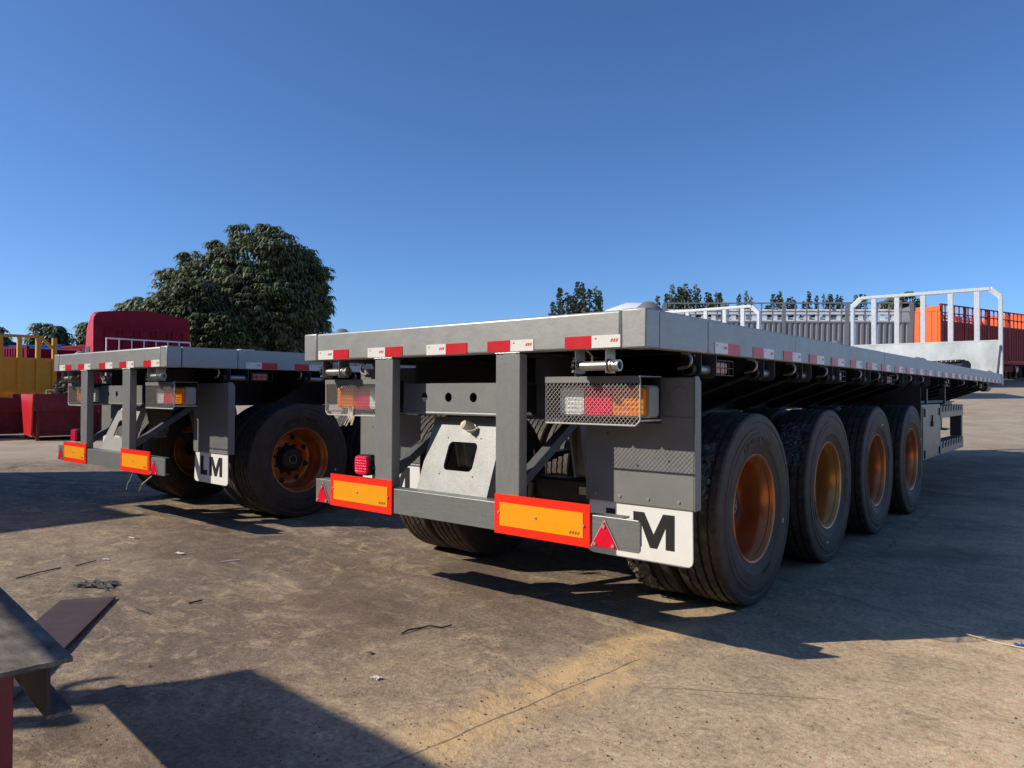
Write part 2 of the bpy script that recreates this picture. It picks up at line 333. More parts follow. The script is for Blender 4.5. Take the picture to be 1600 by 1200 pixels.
# ------------------------------------------------------------------ flatbed trailer
ZT, ZB, LEN = 1.55, 1.38, 12.74
trailer = empty('flatbed_trailer', (0, 0, 0))
tag(trailer, 'nearer grey flatbed trailer at right with four copper rims in a row', 'trailer', 'grey flatbed trailers parked side by side')
T = trailer
b = MB(); b.box(-1.115, 1.122, 0, .07, ZB, ZT); b.build('rear_beam', M['beam'], T, .012, 30, 3)
for sx in (-1, 1):
    b = MB(); x0, x1 = (1.126, 1.25) if sx > 0 else (-1.25, -1.119)
    b.prism([(x0, -.001), (x1, -.001), (x1, .12), (x1-.05*sx if sx > 0 else x1, .12), (x0, .12)] if sx > 0 else [(x0, -.001), (x1, -.001), (x1, .12), (x0, .12)],
            lambda u, v, d: (u, v, d), ZB-.002, ZT+.003); b.build('corner_plate', M['beam'], T, .008, 30)
    b = MB()                       # side beam in welded lengths
    ys = [.124, .62, 1.9, 4.2, 6.6, 9.1, 11.2, LEN]
    for i in range(len(ys)-1):
        xa, xb = (1.19, 1.248+.0012*(i % 2)) if sx > 0 else (-1.248-.0012*(i % 2), -1.19)
        b.box(xa, xb, ys[i]+.0015, ys[i+1]-.0015, ZB, ZT-.001*(i % 2))
    b.build('side_beam', M['beam'], T, .006)
    b = MB(); xr = .46*sx
    b.box(xr-.006, xr+.006, .25, LEN-.1, 1.06, 1.372); b.box(xr-.075, xr+.075, .25, LEN-.1, 1.044, 1.06); b.box(xr-.07, xr+.07, .25, LEN-.1, 1.372, 1.386)
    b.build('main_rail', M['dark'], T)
b = MB(); b.box(-1.189, 1.189, .075, LEN-.02, 1.505, 1.545); b.build('deck', M['beam'], T)
for i in range(24):
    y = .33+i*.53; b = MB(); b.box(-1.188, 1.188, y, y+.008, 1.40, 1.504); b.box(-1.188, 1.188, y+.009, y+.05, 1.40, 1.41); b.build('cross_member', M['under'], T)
gus = None
for i in range(16):
    y = .62+i*.72
    for sx in (-1, 1):
        if gus is None:
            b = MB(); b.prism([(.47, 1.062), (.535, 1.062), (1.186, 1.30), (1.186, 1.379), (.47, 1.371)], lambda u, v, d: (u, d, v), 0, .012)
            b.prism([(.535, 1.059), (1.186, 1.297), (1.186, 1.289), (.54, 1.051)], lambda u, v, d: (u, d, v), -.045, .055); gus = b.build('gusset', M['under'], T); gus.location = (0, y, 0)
        else:
            o = gus.copy(); COL.objects.link(o); o.location = (0, y, 0); o.scale = (sx, 1, 1)
def weld(p, q, parent, r=.004):
    rw = random.Random(int(abs(p[0])*977+abs(p[2])*31)); p = np.array(p, float); q = np.array(q, float); n = max(6, int(np.linalg.norm(q-p)/.012)); b = MB()
    b.tube([tuple(p+(q-p)*k/n+np.array([rw.uniform(-.0012, .0012) for _ in range(3)])) for k in range(n+1)], r, 5); b.build('weld_bead', M['beam'], parent)
for x in (-1.117, 1.124): weld((x, .001, ZB+.004), (x, .001, ZT-.004), T, .0035)
for x in (-.549, .391): weld((x, .002, ZB-.001), (x+.158, .002, ZB-.001), T, .0045); weld((x, .004, .633), (x+.158, .004, .633), T, .005)
# rear posts (channel sections), bumper
for x0 in (-.549, .391):
    x1 = x0+.158; b = MB(); b.box(x0, x1, .004, .064, .636, ZB-.003); b.build('rear_post', M['post'], T, .006, 30)
b = MB(); b.prism([(-1.12, .49), (1.21, .49), (1.219, .499), (1.219, .623), (1.21, .632), (-1.12, .632)], lambda u, v, d: (u, d, v), .004, .014); bu = b.build('bumper', M['bump'], T, .003)
b = MB(); b.box(-1.11, 1.12, .0145, .085, .624, .632); b.box(-1.11, 1.12, .0145, .085, .49, .497); b.build('bumper_flange', M['bump'], bu)
def board(x0, x1, z0, z1):
    b = MB(); b.box(x0, x1, -.006, .003, z0, z1); o = b.build('warning_board', M['boardr'], T)
    mx, mz = .035, .04; c = MB(); c.box(x0+mx, x1-mx, -.0085, -.0062, z0+mz, z1-mz); c.build('amber_panel', M['boarda'], o)
    c = MB(); xq = x1-mx-.075
    for k in range(4): c.prism([(xq+k*.015, z0+mz+.012), (xq+k*.015+.009, z0+mz+.012), (xq+k*.015+.013, z0+mz+.026), (xq+k*.015+.004, z0+mz+.026)], lambda u, v, d: (u, d, v), -.0095, -.0086)
    c.build('maker_print', M['orprint'], o)
    for (fx, fz) in ((.055, .55), (.46, .52), (.945, .5)):
        c = MB(); xx = x0+(x1-x0)*fx; zz = z0+(z1-z0)*fz; c.tube([(xx, -.009, zz), (xx, -.013, zz)], .006, 8); c.build('bolt', M['bolt'], o)
board(-.955, -.383, .482, .677); board(.396, .966, .482, .677)
def tri(cx, w, z0, z1, y=.0035):
    b = MB(); b.prism([(cx-w/2, z0), (cx+w/2, z0), (cx, z1)], lambda u, v, d: (u, d, v), y-.006, y+.002); o = b.build('triangle_reflector', M['trie'], T)
    k = .90; cz = z0+(z1-z0)/3; f = lambda u, v: (cx+(u-cx)*k, cz+(v-cz)*k)
    P3 = [f(cx-w/2, z0), f(cx+w/2, z0), f(cx, z1)]
    c = MB(); c.prism(P3, lambda u, v, d: (u, d, v), y-.011, y-.0062); c.build('red_lens', M['tri'], o)
    g = lambda u, v, q: (cx+(u-cx)*q, cz+(v-cz)*q)
    for (u, v) in P3:
        uu, vv = g(u, v, .72); c = MB(); c.tube([(uu, y-.0112, vv), (uu, y-.016, vv)], .008, 10); c.build('screw', M['bolt'], o)
tri(1.042, .148, .492, .618); tri(-1.04, .140, .488, .614)
# cross beam with round holes, sunk dark bores
def holed_plate(name, mat, x0, x1, z0, z1, holes, r, fn, th, parent, n=20):
    bm = bmesh.new(); edges = []
    for lp in [[(x0, z0), (x1, z0), (x1, z1), (x0, z1)]]+[[(h[0]+r*math.cos(2*math.pi*k/n), h[1]+r*math.sin(2*math.pi*k/n)) for k in range(n)] for h in holes]:
        vs = [bm.verts.new(fn(u, v, 0)) for u, v in lp]; edges += [bm.edges.new((vs[i], vs[(i+1) % len(vs)])) for i in range(len(vs))]
    bmesh.ops.triangle_fill(bm, use_beauty=True, use_dissolve=False, edges=edges)
    bmesh.ops.recalc_face_normals(bm, faces=bm.faces)
    me = bpy.data.meshes.new(name); bm.to_mesh(me); bm.free(); me.materials.append(mat)
    o = link(name, me, parent); md = o.modifiers.new('solid', 'SOLIDIFY'); md.thickness = th; md.offset = 0
    return o
cb = holed_plate('cross_beam', M['panel'], -.453, .453, 1.058, 1.233, [(x, 1.155) for x in (-.281, -.085, .105, .301)], .027, lambda u, v, d: (u, .152, v), .008, T)
b = MB(); b.box(-.452, .452, .157, .27, 1.056, 1.064); b.box(-.452, .452, .157, .27, 1.227, 1.235); b.box(-.452, .452, .262, .27, 1.065, 1.226); b.build('beam_flange', M['dark'], cb)
b = MB(); b.tube([(-.452, .157, 1.066), (.452, .157, 1.066)], .011, 8); b.build('beam_fold', M['panel'], cb, smooth=40)
# slanted mounting plate with square hole and ivory socket
sl = math.atan2(.15, .415)
def spt(u, v, d): return (u, .085+v*math.sin(sl)+d*math.cos(sl), .622+v*math.cos(sl)-d*math.sin(sl))
def rrect(x0, x1, y0, y1, r, n=4):
    out = []
    for (cx, cy, a0) in ((x1-r, y1-r, 0), (x0+r, y1-r, 90), (x0+r, y0+r, 180), (x1-r, y0+r, 270)):
        for k in range(n+1):
            a = math.radians(a0+90*k/n); out.append((cx+r*math.cos(a), cy+r*math.sin(a)))
    return out
bm = bmesh.new(); PX0, PX1, PV = -.272, .262, .445
hole = rrect(-.108, .112, .135, .300, .03, 5); nh = len(hole); cu, cv = .002, .2175
inner = [bm.verts.new(spt(u, v, 0)) for u, v in hole]; outer = []
for (u, v) in hole:
    du, dv = u-cu, v-cv; q = min((PX1-cu)/du if du > 1e-6 else 1e9, (PX0-cu)/du if du < -1e-6 else 1e9, (PV-cv)/dv if dv > 1e-6 else 1e9, (0-cv)/dv if dv < -1e-6 else 1e9)
    outer.append((cu+du*q, cv+dv*q))
for cnr in ((PX0, 0), (PX1, 0), (PX1, PV), (PX0, PV)):
    k = min(range(nh), key=lambda i: (outer[i][0]-cnr[0])**2+(outer[i][1]-cnr[1])**2); outer[k] = cnr
ov = [bm.verts.new(spt(u, v, 0)) for u, v in outer]
for i in range(nh): bm.faces.new([ov[i], ov[(i+1) % nh], inner[(i+1) % nh], inner[i]])
bmesh.ops.recalc_face_normals(bm, faces=bm.faces); me = bpy.data.meshes.new('slanted_plate'); bm.to_mesh(me); bm.free(); me.materials.append(M['plate'])
sp = link('slanted_plate', me, T); md = sp.modifiers.new('solid', 'SOLIDIFY'); md.thickness = .008; md.offset = 0
b = MB(); b.prism([(PX1+.002, 0), (PX1+.002, PV), (PX1-.004, PV), (PX1-.004, 0)], lambda u, v, d: spt(u, v, d), .006, .05); b.build('plate_lip', M['panel'], sp)
b = MB(); c0 = spt(.045, .382, -.004); b.tube([c0, spt(.045, .382, -.016)], .030, 16); b.tube([spt(.04, .382, -.016), spt(.025, .385, -.065)], .027, 16, r2=.024)
b.tube([spt(.025, .385, -.065), spt(.022, .386, -.075)], .024, 16, r2=.012); b.tube([spt(.075, .385, -.006), spt(.088, .382, -.012), spt(.078, .362, -.03), spt(.05, .35, -.05)], .006, 6)
b.build('socket', M['ivory'], sp, smooth=40)
for (u, v) in ((-.125, .32), (.125, .325), (-.125, .11), (.13, .11)):
    b = MB(); b.tube([spt(u, v, -.0042), spt(u, v, -.0050)], .005, 8); b.build('screw_hole', M['black'], sp)
# diagonal braces, lower tie
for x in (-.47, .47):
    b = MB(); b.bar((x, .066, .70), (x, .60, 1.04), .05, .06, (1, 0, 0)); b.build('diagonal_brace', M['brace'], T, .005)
for x in (-.46, .46):
    for y in (.72, 2.0, 3.36, 4.72, 6.0):
        b = MB(); b.prism([(-.13, 1.04), (.13, 1.04), (.055, .70), (-.055, .70)], lambda u, v, d: (x+d, y+u, v), -.045, -.033)
        b.prism([(-.13, 1.04), (.13, 1.04), (.055, .70), (-.055, .70)], lambda u, v, d: (x+d, y+u, v), .033, .045)
        b.box(x-.032, x+.032, y-.05, y-.04, .72, 1.04); b.tube([(x-.06, y, .74), (x+.06, y, .74)], .03, 10); b.build('spring_hanger', M['panel'], T)
# tail light clusters with wire guards
def cluster(sx):
    root = empty('tail_light', (0, 0, 0), 0, T); root.name = 'tail_light'
    mx = lambda x0, x1: (x0, x1) if sx > 0 else (-x1, -x0)
    X = lambda x: x*sx
    b = MB(); x0, x1 = mx(.628, 1.163); b.box(x0, x1, .10, .104, 1.231, 1.261); b.box(x0, x1, .105, .30, 1.257, 1.261)
    b.build('guard_shelf', M['panel'], root)
    b = MB(); g0, g1 = mx(.632, 1.160); b.box(g0, g1, .298, .303, 1.04, 1.256); b.build('back_plate', M['black'], root)  # plate blackened, standing in for the unlit void around the lamps
    # woven wire: two crossing sets, clipped to the guard outline
    b = MB(); z0, z1 = 1.036, 1.231; wdt = .528; hgt = z1-z0; st = .0225; r = .00092
    def clip(p, d):
        tt = [-1e9, 1e9]
        for k, lo, hi in ((0, 0, wdt), (1, 0, hgt)):
            a, c = (lo-p[k])/d[k], (hi-p[k])/d[k]; tt[0] = max(tt[0], min(a, c)); tt[1] = min(tt[1], max(a, c))
        return tt
    for s_, off in ((1, .0), (-1, .0022)):
        k = -hgt if s_ > 0 else 0
        while k < wdt+(hgt if s_ < 0 else 0):
            p = (k, 0); d = (1, s_*1.05) if s_ > 0 else (-1, 1.05)
            t0, t1 = clip(p, d)
            if t1-t0 > .004:
                q0 = (p[0]+d[0]*t0, p[1]+d[1]*t0); q1 = (p[0]+d[0]*t1, p[1]+d[1]*t1)
                b.tube([(X(.632+q0[0]), .104+off, z0+q0[1]), (X(.632+q1[0]), .104+off, z0+q1[1])], r, 4, caps=False)
            k += st
    o = b.build('guard_mesh', M['mesh'], root)
    b = MB(); b.tube([(X(.632), .105, 1.036), (X(1.135), .105, 1.036), (X(1.16), .105, 1.058), (X(1.16), .105, 1.245)], .0042, 6); b.tube([(X(.632), .105, 1.036), (X(.632), .105, 1.23)], .003, 6)
    b.tube([(X(1.16), .105, 1.058), (X(1.16), .298, 1.058)], .004, 6); b.tube([(X(.632), .105, 1.05), (X(.632), .298, 1.05)], .004, 6); b.build('guard_rim', M['mesh'], root)
    # lamp body and lenses with bumps
    b = MB(); h0, h1 = mx(.655, 1.152); b.prism(rrect(h0, h1, 1.068, 1.220, .02), lambda u, v, d: (u, d, v), .207, .296); b.build('lamp_housing', M['housing'], root, .004)
    for (a0, a1, mt) in ((.668, .808, 'lensw'), (.815, .965, 'lensr'), (.972, 1.135, 'lensa')):
        q0, q1 = mx(a0, a1); b = MB(); b.prism(rrect(q0, q1, 1.078, 1.208, .016), lambda u, v, d: (u, d, v), .178, .2065)
        nx, nz = 7, 6
        for i in range(nx):
            for j in range(nz):
                cx = q0+.014+(q1-q0-.028)*i/(nx-1); cz = 1.092+.102*j/(nz-1)
                b.add([(cx-.0085,   .1778, cz-.0085), (cx+.0085,   .1778, cz-.0085), (cx+.0085,   .1778, cz+.0085), (cx-.0085,   .1778, cz+.0085), (cx, .1725, cz)], [(0, 1, 4), (1, 2, 4), (2, 3, 4), (3, 0, 4)])
        b.build('lens', M[mt], root)
    return root
cluster(1); cluster(-1)
# round-cornered red side lamp by the left post
b = MB(); b.prism(rrect(-.692, -.565, .690, .812, .028), lambda u, v, d: (u, d, v), -.012, .03)
o = b.build('stop_lamp', M['blackmetal'], T)
b = MB(); b.prism(rrect(-.685, -.572, .697, .805, .026), lambda u, v, d: (u, d, v), -.034, -.0122)
for i in range(6):
    for j in range(6):
        cx = -.672+.0173*i; cz = .712+.0158*j; b.add([(cx-.006, -.0342, cz-.006), (cx+.006, -.0342, cz-.006), (cx+.006, -.0342, cz+.006), (cx-.006, -.0342, cz+.006), (cx, -.039, cz)], [(0, 1, 4), (1, 2, 4), (2, 3, 4), (3, 0, 4)])
b.build('red_lens', M['lensr'], o, .003)
b = MB(); b.bar((-.567, .01, .74), (-.545, .01, .74), .03, .02); b.build('lamp_bracket', M['blackmetal'], o)
# mud flap assemblies
def flapset(sx):
    root = empty('mudguard', (0, 0, 0) if sx > 0 else (.05, .10, .085), 0, T)
    mir = lambda pts: [(u*sx, v) for u, v in pts]
    F = lambda u, v, d: (u, d, v)
    b = MB(); b.prism(mir([(.70, .64), (1.295, .64), (1.295, 1.256), (.70, 1.256)]), F, .362, .368); b.build('guard_panel', M['panel'], root)
    b = MB(); x = 1.297*sx; b.prism([(.362, .635), (.425, .635), (.425, 1.235), (.40, 1.262), (.362, 1.262)], lambda u, v, d: (x+d*sx, u, v), 0, .006); b.build('edge_flange', M['panel'], root, .002)
    b = MB(); b.prism(mir([(.70, 1.062), (1.295, 1.062), (1.295, 1.069), (.70, 1.069)]), F, .358, .3618); b.build('fold_line', M['panel'], root)
    for cx in (1.09, 1.225):
        b = MB(); pts = [(cx*sx+.046*math.cos(a), .3615, 1.16+.052*math.sin(a)) for a in [2*math.pi*k/28 for k in range(29)]]; b.tube(pts, .0018, 4); b.build('pressed_ring', M['panel'], root)
    # flap with two rounded lower corners
    P = [(.715, .645), (.700, .41), (.704, .388), (.72, .375), (.74, .370), (1.24, .366), (1.268, .37), (1.284, .384), (1.288, .405), (1.285, .645)]
    b = MB(); b.prism(mir(P), F, .372, .380); fl = b.build('mud_flap', M['white'], root, .002)
    zl, zh = .436, .604
    Lp = [(.815, zl), (.935, zl), (.935, zl+.045), (.868, zl+.045), (.868, zh), (.815, zh)]
    Mp = [(.972, zl), (1.018, zl), (1.018, zh-.062), (1.064, zl), (1.102, zl), (1.148, zh-.062), (1.148, zl), (1.194, zl), (1.194, zh), (1.134, zh), (1.083, zl+.066), (1.032, zh), (.972, zh)]
    for nm, pp in (('letter', Lp), ('letter', Mp)):
        q = pp if sx > 0 else [(u-2.0, v) for u, v in pp]
        b = MB(); b.prism(q, F, .3705, .3719); b.build(nm, M['letter'], fl)
    for x in (.76, .90, 1.06, 1.22):
        b = MB(); b.tube([(x*sx, .3618, .672), (x*sx, .357, .672)], .0075, 8); b.build('rivet', M['bolt'], root)
    for (x, z) in ((.83, .98), (1.17, .86), (1.0, .83)):
        b = MB(); b.tube([(x*sx, .3618, z), (x*sx, .3608, z)], .005, 8); b.build('bolt_hole', M['black'], root)
    return root
flapset(1); flapset(-1)
# winches: rear pair lies across, side ones along
def winch():
    root = empty('winch', (0, 0, 0), 0, T)
    for q in (-.085, .080): b = MB(); b.box(q, q+.005, -.035, .045, -.035, .075); b.build('bracket', M['steel'], root, .002)
    b = MB(); b.lathe([(-.1, .0), (-.1, .022), (.08, .022)], 18); b.build('spool', M['steel'], root, 0, 40)
    b = MB(); b.lathe([(.086, .026), (.092, .031), (.1, .031), (.1, .026), (.135, .027), (.135, .018), (.11, .016), (.11, 0)], 18); b.build('ratchet_cap', M['steel'], root, 0, 30)
    b = MB()
    for k in range(3):
        a = 2*math.pi*k/3+.5; b.tube([(.118, .0265*math.cos(a), .0265*math.sin(a)), (.118, .0285*math.cos(a), .0285*math.sin(a))], .007, 8)
    b.build('cap_hole', M['black'], root)
    b = MB(); n = 12; pts = []
    for k in range(n):
        a = 2*math.pi*k/n; pts += [(.040*math.cos(a), .040*math.sin(a)), (.050*math.cos(a+.12), .050*math.sin(a+.12)), (.040*math.cos(a+.30), .040*math.sin(a+.30))]
    b.prism(pts, lambda u, v, d: (d, u, v), -.100, -.088); b.build('ratchet_wheel', M['blackmetal'], root)
    b = MB(); b.tube([(-.01, 0, .02), (-.01, -.004, .045), (-.02, -.008, .06), (-.035, -.012, .072)], .005, 6); b.tube([(-.037, -.012, .07), (-.037, -.012, .08)], .010, 8); b.build('pawl', M['steel'], root)
    return root
W0 = winch(); W0.location = (.956, .045, 1.307)
W1 = copy_tree(W0); W1.location = (-.985, .045, 1.307)
# side winches: axis along Y, open hollow end looking back
def side_winch():
    root = empty('winch', (0, 0, 0), 0, T)
    for y in (-.012, .16):
        b = MB(); b.prism([(-.06, .075), (.05, .075), (.05, -.02), (.03, -.045), (-.04, -.045), (-.06, -.02)], lambda u, v, d: (u, d, v), y, y+.005); b.build('bracket', M['dark'], root)
    def turn(v): return [(q[1], q[0], q[2]) for q in v]
    b = MB(); b.lathe([(-.06, .0), (-.02, .0), (-.02, .0)], 4); b = MB(); b.lathe([(-.005, .024), (.155, .024)], 18); b.v = turn(b.v); b.build('spool', M['steel'], root, 0, 40)
    b = MB(); b.lathe([(-.02, .001), (-.02, .026), (-.058, .026), (-.058, .033), (-.022, .034), (-.016, .034)], 18); b.v = turn(b.v); b.build('ratchet_cap', M['blackmetal'], root, 0, 30)
    b = MB(); n = 12; pts = []
    for k in range(n):
        a = 2*math.pi*k/n; pts += [(.040*math.cos(a), .040*math.sin(a)), (.050*math.cos(a+.12), .050*math.sin(a+.12)), (.040*math.cos(a+.30), .040*math.sin(a+.30))]
    b.prism(pts, lambda u, v, d: (u, d, v), -.024, -.0165); b.build('ratchet_wheel', M['blackmetal'], root)
    b = MB(); b.tube([(.01, 0, .035), (.012, -.004, .055), (.014, -.012, .068)], .005, 6); b.build('pawl', M['steel'], root)
    return root
SY = [.56, 1.38, 2.05, 2.70, 3.57, 4.13, 4.95, 5.50, 6.07]
W2 = side_winch(); W2.location = (1.195, SY[0], 1.303)
for y in SY[1:]: o = copy_tree(W2); o.location = (1.195, y, 1.303)
for y in SY: o = copy_tree(W2); o.location = (-1.195, y, 1.303)
# rope hooks
b = MB(); pts = [(.0, 0, .0)]+[(.035*math.sin(a)+.015, .0, -.035+.035*math.cos(a)) for a in [math.pi*k/8 for k in range(9)]]+[(-.02, 0, -.074)]
b.tube(pts, .008, 8); hk = b.build('rope_hook', M['steel'], T, 0, 40); HY = [.45, 1.27, 1.91, 2.57, 3.46, 4.05, 4.72, 5.31, 5.9, 7.4, 8.6, 9.8, 11.0]; hk.location = (1.19, HY[0], 1.377)
for sx in (1, -1):
    for y in HY:
        if sx == 1 and y == HY[0]: continue
        o = hk.copy(); COL.objects.link(o); o.location = (1.19*sx, y, 1.377); o.scale = (sx, 1, 1)
# caged side marker lamps
def marker():
    root = empty('side_marker', (0, 0, 0), 0, T)
    b = MB(); b.box(-.01, .02, .02, .19, -.034, .034); b.build('lamp_base', M['blackmetal'], root)
    b = MB(); b.prism(rrect(.03, .18, -.028, .028, .01), lambda u, v, d: (d, u, v), .021, .040); b.build('lens', M['lensp'], root, .003)
    b = MB()
    for z in (-.038, 0, .038): b.tube([(0, .0, z), (.058, .0, z), (.058, .215, z), (0, .215, z)], .0025, 5)
    for y in (0, .055, .11, .16, .215): b.tube([(.058, y, -.042), (.058, y, .042)], .0025, 5)
    b.build('wire_cage', M['blackmetal'], root); return root
mk = marker(); MY = [.755, 2.86, 4.45, 7.4, 10.4]; mk.location = (1.17, MY[0], 1.315)
for y in MY[1:]: o = copy_tree(mk); o.location = (1.17, y, 1.315)
for y in MY: o = copy_tree(mk); o.location = (-1.17, y, 1.315); o.scale = (-1, 1, 1)
# cone-topped container locks along the deck
b = MB(); vs = []
prof = [(.0, .066), (.012, .064), (.026, .050), (.048, .024), (.052, .004), (.0525, 0)]
n = 20
for j in range(n):
    a = 2*math.pi*j/n
    for (h, r) in prof: vs.append((r*math.cos(a), r*math.sin(a), h))
k = len(prof); b.add(vs, [(j*k+i, ((j+1) % n)*k+i, ((j+1) % n)*k+i+1, j*k+i+1) for j in range(n) for i in range(k-1)])
lock = b.build('deck_lock', M['post'], T, 0, 50)
lock.location = (1.165, .17, 1.548)
LK = [(-1.12, .2), (-1.12, 3.2), (1.12, 3.2), (1.1, 6.35), (1.1, 6.6), (-1.1, 6.35), (1.12, 12.2), (-1.12, 12.2)]
for (x, y) in LK: o = lock.copy(); COL.objects.link(o); o.location = (x, y, 1.548)
b = MB(); b.box(1.10, 1.22, .66, .80, 1.551, 1.557); b.build('deck_tab', M['silver'], T); b = MB(); b.box(1.05, 1.2, 3.85, 4.2, 1.551, 1.556); b.build('deck_tab', M['silver'], T)
# axles and brakes
AY = [1.28+1.36*i for i in range(4)]; WZ = .535
for y in AY:
    b = MB(); b.box(-.66, .66, y-.075, y+.075, WZ-.075, WZ+.075); ax_ = b.build('axle', M['blackmetal'], T, .015)
    b = MB(); b.box(.08, .2, y-.0765, y-.0755, WZ-.02, WZ+.03); b.build('label_plate', M['ssplate'], ax_)
    for x in (-.38, .38):
        b = MB(); b.tube([(x, y-.08, WZ+.12), (x, y-.24, WZ+.14)], .075, 14); b.tube([(x, y-.24, WZ+.14), (x, y-.27, WZ+.14)], .05, 12); b.build('brake_chamber', M['blackmetal'], ax_, .008, 30)
        b = MB(); b.bar((x-.08*np.sign(x), y-.10, WZ+.03), (x-.08*np.sign(x), y-.12, WZ-.12), .03, .02); b.build('slack_adjuster', M['steel'], ax_)
    for x in (-.46, .46):
        b = MB()
        for k in range(6):
            hl = .58-.07*k
            b.prism([(-hl, 0), (0, -.02), (hl, 0), (hl, .013), (0, -.007), (-hl, .013)], lambda u, v, d: (x+d, y+u, WZ+.20-.0145*k+v), -.045, .045)
        b.build('leaf_spring', M['blackmetal'], ax_)
        b = MB()
        for dx in (-.055, .055):
            for dy in (-.06, .06): b.tube([(x+dx, y+dy, WZ-.1), (x+dx, y+dy, WZ+.24)], .010, 6)
        b.build('spring_bolt', M['steel'], ax_)
# wheels
def tyre_mesh():
    pr = []; zg = []
    def P(x, r, z=0): pr.append((x, r)); zg.append(z)
    gro = [-.079, -.028, .028, .079]
    sides = [(.105, .298), (.118, .306), (.126, .325), (.136, .36), (.139, .364), (.1435, .40), (.145, .425), (.1425, .428), (.143, .455), (.139, .460), (.135, .485), (.139, .490), (.1375, .512), (.133, .527), (.124, .5355)]
    for x, r in sides: P(-x, r)
    for g in gro:
        P(g-.0075, .540-.4*g*g, .0032); P(g-.005, .524, .0032); P(g+.005, .524, .0032); P(g+.0075, .540-.4*g*g, .0032)
    for x, r in sides[::-1]: P(x, r)
    b = MB(); b.lathe(pr, 120, zig=zg); 
    me = bpy.data.meshes.new('tyre'); me.from_pydata(b.v, [], b.f); me.materials.append(M['tyre'])
    # shoulder notches
    bm = bmesh.new(); bm.from_mesh(me); bmesh.ops.recalc_face_normals(bm, faces=bm.faces); bm.to_mesh(me); bm.free()
    me.polygons.foreach_set('use_smooth', [True]*len(me.polygons)); me.set_sharp_from_angle(angle=math.radians(28)); return me
TM = tyre_mesh()
def rim_mesh(mat):
    b = MB(); b.lathe([(-.115, .285), (.10, .285), (.112, .306), (.120, .309), (.124, .304), (.122, .296), (.108, .289), (.085, .283), (.075, .270), (.045, .262), (.0, .262), (-.05, .26), (-.085, .252), (-.108, .232), (-.112, .20), (-.098, .17), (-.098, .10), (-.098, .08)], 72)
    me = bpy.data.meshes.new('rim'); me.from_pydata(b.v, [], b.f); me.materials.append(mat)
    bm = bmesh.new(); bm.from_mesh(me); bmesh.ops.recalc_face_normals(bm, faces=bm.faces); bm.to_mesh(me); bm.free()
    me.polygons.foreach_set('use_smooth', [True]*len(me.polygons)); me.set_sharp_from_angle(angle=math.radians(50)); return me
RM = {k: rim_mesh(M[k]) for k in ('copper', 'gold')}
def ring_holes():
    b = MB()
    for k in range(8):
        a = 2*math.pi*(k+.5)/8; cy, cz = .212*math.sin(a), .212*math.cos(a); b.tube([(-.118, cy, cz), (-.1025, cy*.99, cz*.99)], .026, 14)
    me = bpy.data.meshes.new('hand_holes'); me.from_pydata(b.v, [], b.f); me.materials.append(M['black']); return me
HM = ring_holes()
def hub_mesh():
    b = MB(); b.lathe([(-.10, .132), (-.08, .130), (-.06, .122), (-.03, .116), (-.012, .10), (-.006, .085), (-.006, 0)], 32)
    for k in range(10):
        a = 2*math.pi*k/10; b.tube([(-.099, .143*math.sin(a), .143*math.cos(a)), (-.072, .143*math.sin(a), .143*math.cos(a))], .014, 6)
    me = bpy.data.meshes.new('hub'); me.from_pydata(b.v, [], b.f); me.materials.append(M['blackmetal'])
    bm = bmesh.new(); bm.from_mesh(me); bmesh.ops.recalc_face_normals(bm, faces=bm.faces); bm.to_mesh(me); bm.free()
    me.polygons.foreach_set('use_smooth', [True]*len(me.polygons)); me.set_sharp_from_angle(angle=math.radians(40)); return me
HB = hub_mesh()
def text_mesh(txt, size, bold=.0, ext=.0008):
    cu = bpy.data.curves.new('t', 'FONT'); cu.body = txt; cu.size = size; cu.extrude = ext; cu.offset = bold; cu.align_x = 'CENTER'; cu.resolution_u = 3
    o = bpy.data.objects.new('t', cu); COL.objects.link(o); dg = bpy.context.evaluated_depsgraph_get(); me = bpy.data.meshes.new_from_object(o.evaluated_get(dg))
    bpy.data.objects.remove(o); bpy.data.curves.remove(cu); return me
_sr = [.306, .325, .36, .364, .40, .425, .428, .455]; _sx = [.118, .126, .136, .139, .1435, .145, .1425, .143]
def bent(txt, size, r0, ang, mat, bold=.001, space=1.0):
    me = text_mesh(txt, size, bold)
    for v in me.vertices:
        a = v.co.x*space/r0+ang; r = r0+v.co.y; x = float(np.interp(r, _sr, _sx))+.0024+(v.co.z)
        v.co = (x, r*math.sin(a), r*math.cos(a))
    me.materials.clear(); me.materials.append(mat); return me
TX1 = bent('LINGLONG', .050, .372, math.radians(4), M['tyreletter'], .0016, 1.5)
TX2 = bent('12R22.5', .030, .368, math.radians(168), M['tyreletter'], .001, 1.4)
def emblem():
    b = MB(); b.tube([(-.0045, .040*math.sin(a), .040*math.cos(a)) for a in [2*math.pi*k/32 for k in range(33)]], .0016, 4, caps=False)
    me2 = text_mesh('JFD', .034, .0004)
    o = len(b.v); b.v += [(-.0043, v.co.x, v.co.y-.012) for v in me2.vertices]; 
    for p in me2.polygons: b.f.append(tuple(i+o for i in p.vertices))
    me = bpy.data.meshes.new('emblem'); me.from_pydata(b.v, [], b.f); me.materials.append(M['mesh']); bpy.data.meshes.remove(me2); return me
EM = emblem()
def lab():
    vs = []
    for a in (1.95, 2.02):
        for r in (.392, .428): vs.append((float(np.interp(r, _sr, _sx))+.0012, r*math.sin(a), r*math.cos(a)))
    me = bpy.data.meshes.new('sidewall_label'); me.from_pydata(vs, [], [(0, 1, 3, 2)]); me.materials.append(M['gwhite_']); return me
M['gwhite_'] = paint('white_paper_label', (.72, .72, .70), .6, 0, .05)
LBL = lab()
